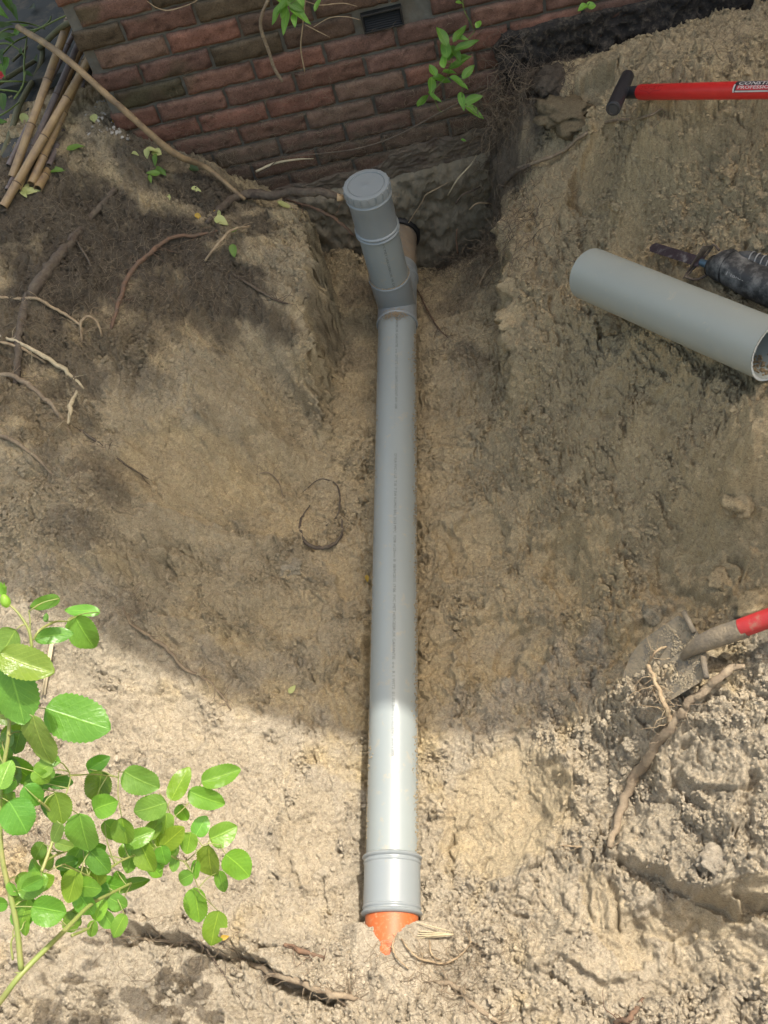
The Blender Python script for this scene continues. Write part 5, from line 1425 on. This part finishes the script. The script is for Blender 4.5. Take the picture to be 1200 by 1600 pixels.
for _ in range(340):
    px, py = random.uniform(800, 1060), random.uniform(0, 1)
    px = random.uniform(790, 900); py = random.gauss(90, 40)
    a = ground(px, py, .004)
    hair(mb, a, (random.gauss(0, .7), random.gauss(0, .5), random.gauss(.1, .5)), random.randint(5, 11), .010, random.uniform(.0005, .0010))
tag(mb.build('fine_roots', M_HAIR), 'tangle of fine dark roots between the brick wall and the right bank', kind='stuff')
mb = MB()
for _ in range(900):
    a = ground(random.gauss(230, 120), random.gauss(420, 90), .001)
    hair(mb, a, (random.gauss(0, 1), random.gauss(0, 1), random.gauss(.2, .3)), random.randint(4, 10), .009, random.uniform(.0004, .0009), off=.0015)
for px0, py0, n, sp in [(200, 945, 70, 18), (180, 515, 60, 30), (100, 600, 110, 45), (60, 500, 90, 40), (140, 760, 110, 40), (700, 1520, 120, 40), (770, 1480, 70, 40), (560, 1530, 60, 40), (300, 1500, 60, 60), (1010, 1090, 50, 25), (60, 1300, 90, 35),
                        (700, 540, 50, 20), (1150, 80, 60, 30), (1130, 620, 25, 40), (500, 360, 80, 30)]:
    for _ in range(n):
        a = ground(random.gauss(px0, sp), random.gauss(py0, sp * .7), .001)
        hair(mb, a, (random.gauss(0, 1), random.gauss(0, 1), random.gauss(.2, .3)), random.randint(4, 10), .009, random.uniform(.0004, .0009), off=.0015)
for _ in range(260):
    a = ground(random.gauss(760, 32), random.gauss(385, 28), random.uniform(0, .05))
    hair(mb, a, (random.gauss(-.2, .7), random.gauss(-.3, .5), random.gauss(.1, .5)), random.randint(7, 16), .012, random.uniform(.0006, .0014), off=.004)
for _ in range(160):
    a = at_y(random.gauss(800, 22), random.gauss(200, 45), WALL_Y - random.uniform(.05, .14)); a[2] = max(a[2], float(Hat([a[0]], [a[1]])[0]) + .006)
    hair(mb, a, (random.gauss(-.4, .6), random.gauss(-.5, .5), random.gauss(-.4, .5)), random.randint(7, 16), .012, random.uniform(.0005, .0011), off=.004)
tag(mb.build('rootlets', M_ROOTG), 'fine pale rootlets scattered over the banks and sand', kind='stuff')
mb = MB()
for _ in range(1300):   # root hairs clinging to the bricks
    x = random.uniform(-.85, .2); z = .38 + abs(random.gauss(0, .17))
    if z > .86: continue
    z = z if random.random() < .4 else (1.0387 - PITCH * round((1.0387 - z) / PITCH)) + random.uniform(-.004, .012)
    a = np.array([x, WALL_Y - .004, z]); v = np.array([random.gauss(0, 1), -.2, random.gauss(-.1, .5)]); q = [a]
    for _ in range(random.randint(3, 7)):
        v = v + np.array([random.gauss(0, .6), random.gauss(0, .2), random.gauss(0, .5)]); v /= np.linalg.norm(v); p = q[-1] + v * .006; p[1] = min(max(p[1], WALL_Y - .012), WALL_Y - .003); q.append(p)
    tube(mb, q, [.0005, .0003], 3, cap=False)
tag(mb.build('root_hairs', M_ROOTG), 'short root hairs clinging to the lower bricks', kind='stuff')

# ------------------------------------------------------------------ vine sprigs in front of the bricks
def img_dir(ang):   # a direction lying parallel to the picture's plane, degrees counter-clockwise from right
    a = math.radians(ang); return RV * math.cos(a) + UV * math.sin(a)
def sprig(name, label, cat, stems, leaves, off, group=None):
    o0 = at_y(stems[0][0][0], stems[0][0][1], WALL_Y - off)
    t = thing(name, o0, label, cat, group)
    mb = MB()
    for st in stems: tube(mb, smooth_path([at_y(a, b, WALL_Y - off - .008 * math.sin(i)) for i, (a, b) in enumerate(st)], 6), [.0016, .0010], 7)
    mb.build('stem', M_GSTEM, t)
    mb = MB()
    for (px, py, L, Wd, ang) in leaves:
        c = at_y(px, py, WALL_Y - off - random.uniform(-.01, .035)); sc = 3.15 / F_PX
        d = img_dir(ang) + FV * random.uniform(-.25, .3); n = -FV + np.array([random.gauss(0, .3), random.gauss(0, .2), random.gauss(.4, .2)])
        leaf(mb, c - d / np.linalg.norm(d) * L * sc * .5, d, n, L * sc * 1.05, Wd * sc, fold=.35, curl=random.uniform(0, .25), nu=10, nv=2, shape=.75, col=np.array([1, 1, 1]) * random.uniform(.7, 1.35))
    mb.build('foliage', M_VINE, t); return t
sprig('vine_sprig', 'sprig of pointed green leaves hanging right of the air vent', 'vine',
      [[(722,-8),(725,15),(735,35),(742,50)], [(741,50),(730,62),(712,80),(704,100),(700,120)], [(700,120),(690,128),(675,145),(672,155)], [(704,100),(692,92),(688,70),(692,62)], [(735,105),(725,125),(722,150),(728,160)], [(676,148),(685,170),(690,175)]],
      [(692,56,30,14,115),(717,52,34,11,60),(697,76,28,15,100),(720,58,20,8,-10),(728,70,36,11,20),(714,84,26,12,-50),(693,95,22,12,95),(722,90,18,10,15),(718,98,36,11,25),(702,112,20,12,5),(690,124,30,14,-5),(718,126,32,11,-15),(731,112,26,12,50),(676,110,18,13,120),(675,134,26,13,-85),(660,157,28,11,55),(678,152,24,8,-40),(722,156,26,11,-75),(739,154,28,13,25),(741,173,34,12,-30),(704,82,22,11,-120),(748,38,14,9,60),(718,4,12,8,10),(724,219,8,4,-20)], .10)
sprig('vine_sprig', 'sprig of pointed green leaves hanging at the top edge left of the air vent', 'vine',
      [[(478,-14),(470,-5),(455,5),(448,12)]],
      [(433,20,30,12,-125),(447,32,34,11,-95),(443,15,22,10,-110),(468,23,34,12,-35),(462,8,26,12,-20),(460,30,18,9,-80),(496,6,22,7,70),(470,2,24,12,-70),(445,2,24,12,150),(440,8,22,10,-140)], .10)
sprig('vine_leaf', 'single round yellow green leaf stuck on the bricks above the black coating', 'leaf', [[(917,10),(922,4)]], [(911,11,16,13,200),(923,9,16,12,20)], .03)

# ------------------------------------------------------------------ shrub at the top left corner
sh = thing('shrub', at_d(-60, 300, 3.3), 'bare stemmed thorny shrub in the dark corner left of the bricks', 'shrub')
mb = MB()
for P, r in [([(-30, 330, 3.0), (15, 215, 3.15), (30, 165, 3.2), (62, 105, 3.3), (68, 60, 3.3)], [.010, .011, .010, .009, .007]),
             ([(62, 75, 3.3), (100, 40, 3.02), (150, 18, 2.88), (215, -5, 2.80)], [.009, .009, .0085, .008]),
             ([(-10, 135, 3.2), (30, 110, 3.25), (55, 95, 3.3)], [.008, .008, .007]),
             ([(20, 95, 3.3), (45, 72, 3.4), (70, 50, 3.5), (95, 38, 3.6)], [.005, .006, .005])]:
    tube(mb, smooth_path([at_d(*p) for p in P], 8), r, 10, .06)
mb.build('old_stem', M_VSTEM, sh)
mb = MB()
for P in [[(-10, 62, 3.3), (30, 50, 3.3), (60, 45, 3.2), (95, 28, 2.95), (125, 16, 2.88)], [(-10, 100, 3.2), (20, 68, 3.25), (45, 55, 3.3), (75, 35, 3.3), (80, 25, 3.3)], [(38, 125, 3.15), (38, 90, 3.2), (42, 60, 3.3)], [(-10, 70, 3.2), (12, 68, 3.2), (30, 78, 3.2), (40, 90, 3.2)],
          [(-10, 185, 3.1), (10, 175, 3.1), (30, 160, 3.15)], [(-10, 128, 3.1), (20, 127, 3.1), (42, 128, 3.15)], [(22, 155, 3.1), (35, 135, 3.1), (40, 112, 3.1)], [(-8, 40, 3.3), (20, 34, 3.3), (50, 38, 3.35), (70, 45, 3.35)], [(0, 140, 3.1), (25, 143, 3.1), (30, 146, 3.1)], [(-5, 55, 3.2), (15, 45, 3.2), (45, 52, 3.3)], [(10, 90, 3.2), (5, 115, 3.2), (-8, 125, 3.2)]]:
    P = [at_d(*p) for p in P]; sp_ = smooth_path(P, 6); tube(mb, sp_, [.0032, .0024], 7, .05)
    for p in sp_[2::4]:
        v = np.array([random.gauss(0, 1) for _ in range(3)]); v /= np.linalg.norm(v); tube(mb, [p, p + v * .008], [.0014, .0002], 5)
mb.build('green_stem', M_GSTEM, sh)
mb = MB()
for (px, py, L, Wd, ang) in [(10, 55, 26, 12, 20), (28, 45, 22, 9, 70), (5, 38, 28, 12, 10), (14, 8, 34, 14, -60), (22, 18, 26, 10, -75), (3, 158, 26, 16, -85), (8, 100, 24, 12, -110), (4, 110, 22, 12, -80), (12, 60, 22, 10, -30), (45, 115, 14, 7, -30), (32, 78, 12, 6, 100), (3, 190, 16, 8, -10), (35, 40, 18, 7, 15), (-4, 12, 40, 16, -40), (2, 88, 26, 9, -100)]:
    c = at_d(px, py, random.uniform(3.0, 3.2)); sc = 3.1 / F_PX; d = img_dir(ang)
    leaf(mb, c - d * L * sc * .5, d, -FV + np.array([random.gauss(0, .3), 0, .5]), L * sc, Wd * sc, fold=.3, curl=.2, serr=.05, nu=10, nv=2, col=np.array([1, 1, 1]) * random.uniform(.25, .8))
mb.build('foliage', M_VINE, sh)
mb = MB(); c = at_d(2, 118, 3.1)
for k in range(9):
    leaf(mb, c, np.array([random.gauss(0, 1), random.gauss(0, 1), random.gauss(.2, .6)]), -FV,   .014, .011, curl=.3, nu=5, nv=2)
mb.build('flower', M_POLLEN, sh)
# dark ground cover behind the stems so the corner reads as a planted bed
mb = MB()
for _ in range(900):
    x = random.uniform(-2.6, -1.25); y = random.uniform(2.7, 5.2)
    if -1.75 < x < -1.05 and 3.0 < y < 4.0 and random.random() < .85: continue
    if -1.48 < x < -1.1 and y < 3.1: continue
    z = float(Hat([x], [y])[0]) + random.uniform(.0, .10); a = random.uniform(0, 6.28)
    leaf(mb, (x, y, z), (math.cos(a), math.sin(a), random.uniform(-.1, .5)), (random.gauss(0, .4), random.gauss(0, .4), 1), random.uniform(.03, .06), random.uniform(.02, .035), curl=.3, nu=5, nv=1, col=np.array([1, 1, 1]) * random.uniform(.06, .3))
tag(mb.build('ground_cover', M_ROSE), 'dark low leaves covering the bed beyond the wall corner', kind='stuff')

# ------------------------------------------------------------------ rose in the foreground
rose = thing('rose_bush', ground(40, 1560), 'sunlit rose bush with fresh green serrated leaves hanging in from the left', 'rose bush')
ROSE_D = lambda px: 1.38 + .38 * min(max((px - 60) / 250, 0), 1)
ROSE_PTS = []
def rp(px, py, dd=0.): return at_d(px, py, ROSE_D(px) + dd)
mb = MB()
for P, r in [([(-120, 1700, .15), (-30, 1600, .02), (0, 1565), (35, 1520), (100, 1455), (140, 1415), (175, 1395), (205, 1380)], [.0065, .0058, .0052, .0045, .0034, .0022]),
             ([(33, 1515), (25, 1440), (5, 1350), (0, 1290), (2, 1220), (12, 1160), (15, 1120)], [.0052, .0045, .0038, .0030]),
             ([(65, 1362), (75, 1335), (85, 1300), (80, 1270), (60, 1250)], [.0032, .0028, .0022]),
             ([(112, 1462), (130, 1455), (140, 1450)], [.003, .002]), ([(70, 1345), (90, 1335), (105, 1330)], [.0022, .0016]),
             ([(50, 1012), (45, 985), (30, 960), (15, 945)], [.0028, .0024, .0018]), ([(48, 1040), (50, 1012)], [.0030, .0028]), ([(15, 1120), (30, 1070), (48, 1035)], [.0034, .003]),
             ([(52, 1000), (62, 985), (85, 972), (105, 971)], [.0018, .0022, .0014]), ([(47, 990), (47, 970), (45, 955)], [.0014, .001]),
             ([(150, 1375), (190, 1345), (235, 1330), (262, 1335)], [.0026, .0020, .0015]), ([(262, 1335), (275, 1310), (268, 1280), (260, 1255), (250, 1240)], [.0016, .0014, .001]), ([(268, 1280), (290, 1260), (310, 1235)], [.0013, .001]),
             ([(262, 1335), (290, 1345), (320, 1320), (345, 1320)], [.0015, .0013, .001]), ([(290, 1345), (305, 1375), (312, 1395)], [.0013, .001]), ([(150, 1375), (120, 1360), (100, 1350)], [.002, .0014]),
             ([(90, 1280), (100, 1250), (110, 1215), (100, 1195), (90, 1190)], [.0016, .0012]), ([(110, 1212), (150, 1210), (185, 1215)], [.0014, .001]), ([(20, 1500), (18, 1470), (35, 1450)], [.002, .0014])]:
    P_ = smooth_path([rp(*p) for p in P], 8); ROSE_PTS += [tuple(p) for p in P_]; tube(mb, P_, [q_ * .78 for q_ in r], 10, .03)
    if r[0] > .004:
        for p in P_[6::9]:
            v = np.array([random.gauss(0, 1) for _ in range(3)]); v /= np.linalg.norm(v); tube(mb, [p, p + v * .011], [.0020, .0003], 6)
# the lowest stem runs on to the ground outside the frame
g0 = rp(-120, 1700, .15); g1 = g0 + np.array([-.10, .05, -.5]); g1[2] = float(Hat([g1[0]], [g1[1]])[0]) - .02
tube(mb, smooth_path([g0, (g0 + g1) / 2 + np.array([-.03, 0, 0]), g1], 6), [.0065, .008], 10)
mb.build('stem', M_STEM, rose)
mb = MB()
RL = [(70,941,52,22,-165,.9),(128,953,56,20,172,1.05),(131,990,64,46,-65,1),(84,993,60,26,5,1.05),(45,1043,98,60,-28,1.05),(29,1090,112,82,-75,.95),(127,1127,118,80,-22,1.15),(61,1165,100,66,-82,1.15),
      (8,1012,66,50,-120,.9),(153,1194,38,26,30,.35),(156,1228,50,44,-95,.35),(92,1222,42,24,-10,.4),(35,1205,62,34,-35,.6),(12,1227,30,26,-150,1.1),(52,1243,42,34,-50,.8),(94,1263,56,42,-75,.7),(30,1277,62,54,-60,1.05),
      (165,1257,44,38,25,1),(131,1304,70,56,-80,1.05),(177,1301,46,38,-50,1.),(219,1222,62,46,-35,1.05),(234,1264,56,40,200,1.1),(280,1224,56,32,65,1.),(346,1213,64,34,15,1.),(322,1250,62,34,-30,.95),(286,1270,30,22,-60,1.1),
      (259,1288,36,26,-95,1.1),(314,1291,34,28,60,1.15),(349,1303,46,38,20,1.15),(373,1350,54,46,-40,1.1),(326,1348,62,38,-92,1.1),(305,1358,30,16,-100,1),(289,1372,32,24,-150,1.2),(295,1317,36,28,-100,1.15),(254,1314,42,30,-25,1.15),
      (227,1339,54,38,-70,1.05),(203,1342,42,28,-110,1.1),(217,1308,50,30,20,1.2),(114,1384,56,38,-105,1.2),(62,1377,50,32,35,1.2),(37,1427,48,30,-105,1.2),(77,1421,54,48,-15,1.2),(30,1402,30,20,30,1.2),(156,1346,48,36,-45,.8),
      (152,1370,42,32,-80,1.1),(133,1412,48,32,-60,1.2),(156,1420,38,26,70,1.2),(168,1436,36,26,-60,1.2),(185,1447,42,24,-120,.9),(172,1385,42,30,-20,1.0),(308,1415,56,38,-80,1.1),(334,1452,62,38,-105,1.1),(345,1377,34,20,-80,.6),
      (145,1452,30,18,-100,1),(40,1450,26,14,-90,1),(60,1330,34,24,-120,.55),(8,1170,40,30,-100,.6),(12,1255,40,28,-80,.6),(118,1338,46,30,-120,.6),(200,1325,36,26,60,1.15),(243,1360,30,22,-50,1.15),(262,1330,26,18,-20,1.25),(250,1352,22,16,40,1.3),
      (272,1350,24,18,-110,1.25),(205,1380,56,20,20,.45),(88,1300,36,22,-120,.7),(100,1322,30,18,-30,1.0),(190,1372,30,20,-60,.8),(20,1390,26,16,-60,1.1),(38,1030,30,24,-120,.7),(72,965,14,10,100,.8)]
_rr = random.Random(8)
for _cx, _cy, _sx, _sy, _n in [(50, 1215, 45, 35, 12), (90, 1340, 45, 40, 10), (50, 1420, 40, 30, 6), (160, 1400, 35, 28, 7), (230, 1325, 30, 22, 7), (10, 1100, 12, 60, 5)]:
    for _ in range(_n):
        L_ = _rr.uniform(28, 52); RL.append((_cx + max(-1.5, min(1.5, _rr.gauss(0, 1))) * _sx * .9, _cy + max(-1.5, min(1.5, _rr.gauss(0, 1))) * _sy * .9, L_, L_ * _rr.uniform(.6, .82), _rr.uniform(-180, 180), _rr.choice((.5, .6, .6, .62, .85, 1.1))))
for n_, (px, py, L, Wd, ang, br_) in enumerate(RL):
    dd = random.uniform(-.03, .03) + (.07 if br_ < .65 else 0) - (.04 if L > 90 else 0)
    c = rp(px, py, dd); sc = (ROSE_D(px) + dd) / F_PX
    d = img_dir(ang) + FV * random.uniform(-.15, .25); d /= np.linalg.norm(d)
    bs0 = c - d * L * sc * .5; RP_ = np.array(ROSE_PTS); dist = np.linalg.norm(RP_ - bs0, axis=1); k_ = int(dist.argmin())
    if dist[k_] > .11 and n_ > 71: continue
    if dist[k_] > .004:
        q_ = RP_[k_]; tube(mb, smooth_path([q_, (q_ + bs0) / 2 + np.array([0, 0, .12 * dist[k_]]), bs0 + d * .002], 5), [.0011, .0007], 5, mi=1)
    nrm = -FV * 1.0 + np.array([random.gauss(0, .22), random.gauss(0, .22), random.gauss(.35, .15)])
    leaf(mb, c - d * L * sc * .5, d, nrm, L * sc * (.9 if L > 90 else 1), Wd * sc * (.9 if L > 90 else 1), fold=random.uniform(-.05, .5), curl=random.uniform(-.12, .4), serr=.035, nu=26, nv=4, rnd=True, col=np.array([br_, br_, br_]) ** .6 * np.array([random.uniform(.70, 1.18), random.uniform(.88, 1.12), random.uniform(.7, 1.4)]), notch=.55 if n_ == 51 else None)
mb.build('foliage', [M_ROSE, M_STEM], rose)
mb = MB(); bc = rp(10, 938, 0); lathe(mb, bc - img_dir(100) * .010, img_dir(110), [(0, .002), (.004, .0062), (.010, .0072), (.016, .005), (.019, .003)], 16); mb.build('rose_hip', M_ROSE, rose)
mb = MB()
for k in range(6): leaf(mb, bc + img_dir(110) * .008, img_dir(110 + random.uniform(-45, 35)) - FV * random.uniform(-.3, .5), -FV, random.uniform(.016, .028), .005, curl=-.1, nu=6, nv=1, col=(1.2, 1.2, 1))
mb.build('sepals', M_VINE, rose)

# ------------------------------------------------------------------ fallen leaves
def fallen(px, py, L, Wd, ang, mat, label, name='fallen_leaf', lift=.006, wall_=False, multi=None):
    c = ground(px, py, lift) if not wall_ else at_y(px, py, WALL_Y - .03)
    sc = np.linalg.norm(c - CAM) / F_PX
    mb = MB()
    for (dx, dy, L2, W2, a2) in (multi or [(0, 0, L, Wd, ang)]):
        cc = ground(px + dx, py + dy, lift) if not wall_ else at_y(px + dx, py + dy, WALL_Y - .03)
        d = img_dir(a2) + FV * random.uniform(-.1, .2); d = np.array([d[0], d[1], d[2] * .6]); d /= np.linalg.norm(d)
        leaf(mb, cc - d * L2 * sc * .5, d, np.array([random.gauss(0, .25), random.gauss(-.3, .2), 1]), L2 * sc, W2 * sc, fold=.3, curl=random.uniform(-.2, .35), nu=8, nv=2, shape=.7)
    return tag(mb.build(name, mat), label, 'leaf', 'fallen leaves')
fallen(183, 192, 20, 14, -80, M_LY, 'orange yellow fallen leaf near the foot of the brick corner')
fallen(149, 188, 15, 11, -60, M_LP, 'small pale leaf left of the orange yellow one')
fallen(40, 190, 22, 12, -70, M_LP, 'pale green leaf caught behind the bamboo canes')
fallen(120, 234, 26, 12, 25, M_LG, 'green leaf lying right of the bamboo canes', lift=.012)
fallen(90, 269, 26, 10, 10, M_LG, 'narrow green leaf beside the lower ends of the canes', lift=.012)
fallen(45, 302, 0, 0, 0, M_LP, 'cluster of pale green leaves at the foot of the canes', lift=.012, multi=[(0, 0, 22, 11, 20), (-6, 3, 20, 9, -60), (6, 2, 24, 9, 5), (0, -7, 16, 8, 95)])
fallen(212, 242, 14, 7, -20, M_LP, 'small pale leaf left of the curled yellow green one')
fallen(240, 243, 0, 0, 0, M_LP, 'curled yellow green leaf on the dark soil above the green pair', lift=.016, multi=[(-8, 3, 14, 11, -100), (0, -4, 20, 9, 10), (8, 3, 16, 14, -40)])
fallen(246, 272, 0, 0, 0, M_LG, 'cluster of fresh green leaves on the dark soil left of the long branch', lift=.02, multi=[(0, -15, 18, 9, -90), (-2, 8, 22, 10, 175), (8, 3, 22, 10, -40), (-8, 16, 14, 6, -80), (14, 4, 10, 6, 100)])
fallen(311, 340, 13, 8, -40, M_LY, 'tiny bright yellow leaf on the dark bank')
fallen(349, 352, 0, 0, 0, M_LP, 'pale ragged leaf on the root by the dark bank', lift=.02, multi=[(0, 0, 22, 16, -20), (-4, -12, 16, 7, 110)])
fallen(372, 370, 18, 8, 40, M_LG, 'green blade leaf right of the pale ragged one', lift=.03)
fallen(367, 400, 22, 12, -85, M_LG, 'green oval leaf hanging below the peeled twig', lift=.02)
fallen(448, 325, 28, 11, -25, M_LP, 'long pale green leaf under the cut root beside the cap', lift=.012)
fallen(417, 268, 26, 13, 85, M_LD, 'dark green leaf standing at the foot of the bricks', lift=.03)
fallen(303, 266, 20, 12, -30, M_LD, 'dark green leaf half under the long branch')
fallen(308, 298, 16, 8, -20, M_LP, 'greyish pale leaf below the long branch')
fallen(577, 912, 12, 6, -80, M_LY, 'tiny yellow leaf tucked against the left side of the grey pipe', lift=.03)
fallen(457, 1078, 16, 9, 60, M_LP, 'small curled green leaf on the sunlit edge left of the pipe')
fallen(352, 1466, 12, 8, 0, M_LY, 'tiny orange leaf scrap above the long crack')
fallen(338, 335, 12, 5, -60, M_LY, 'faded yellow scrap beside the pale ragged leaf')
fallen(265, 310, 9, 6, -60, M_LP, 'tiny cream leaf scrap on the dark soil')
for o in bpy.data.objects:
    if '_o' in o: del o['_o']
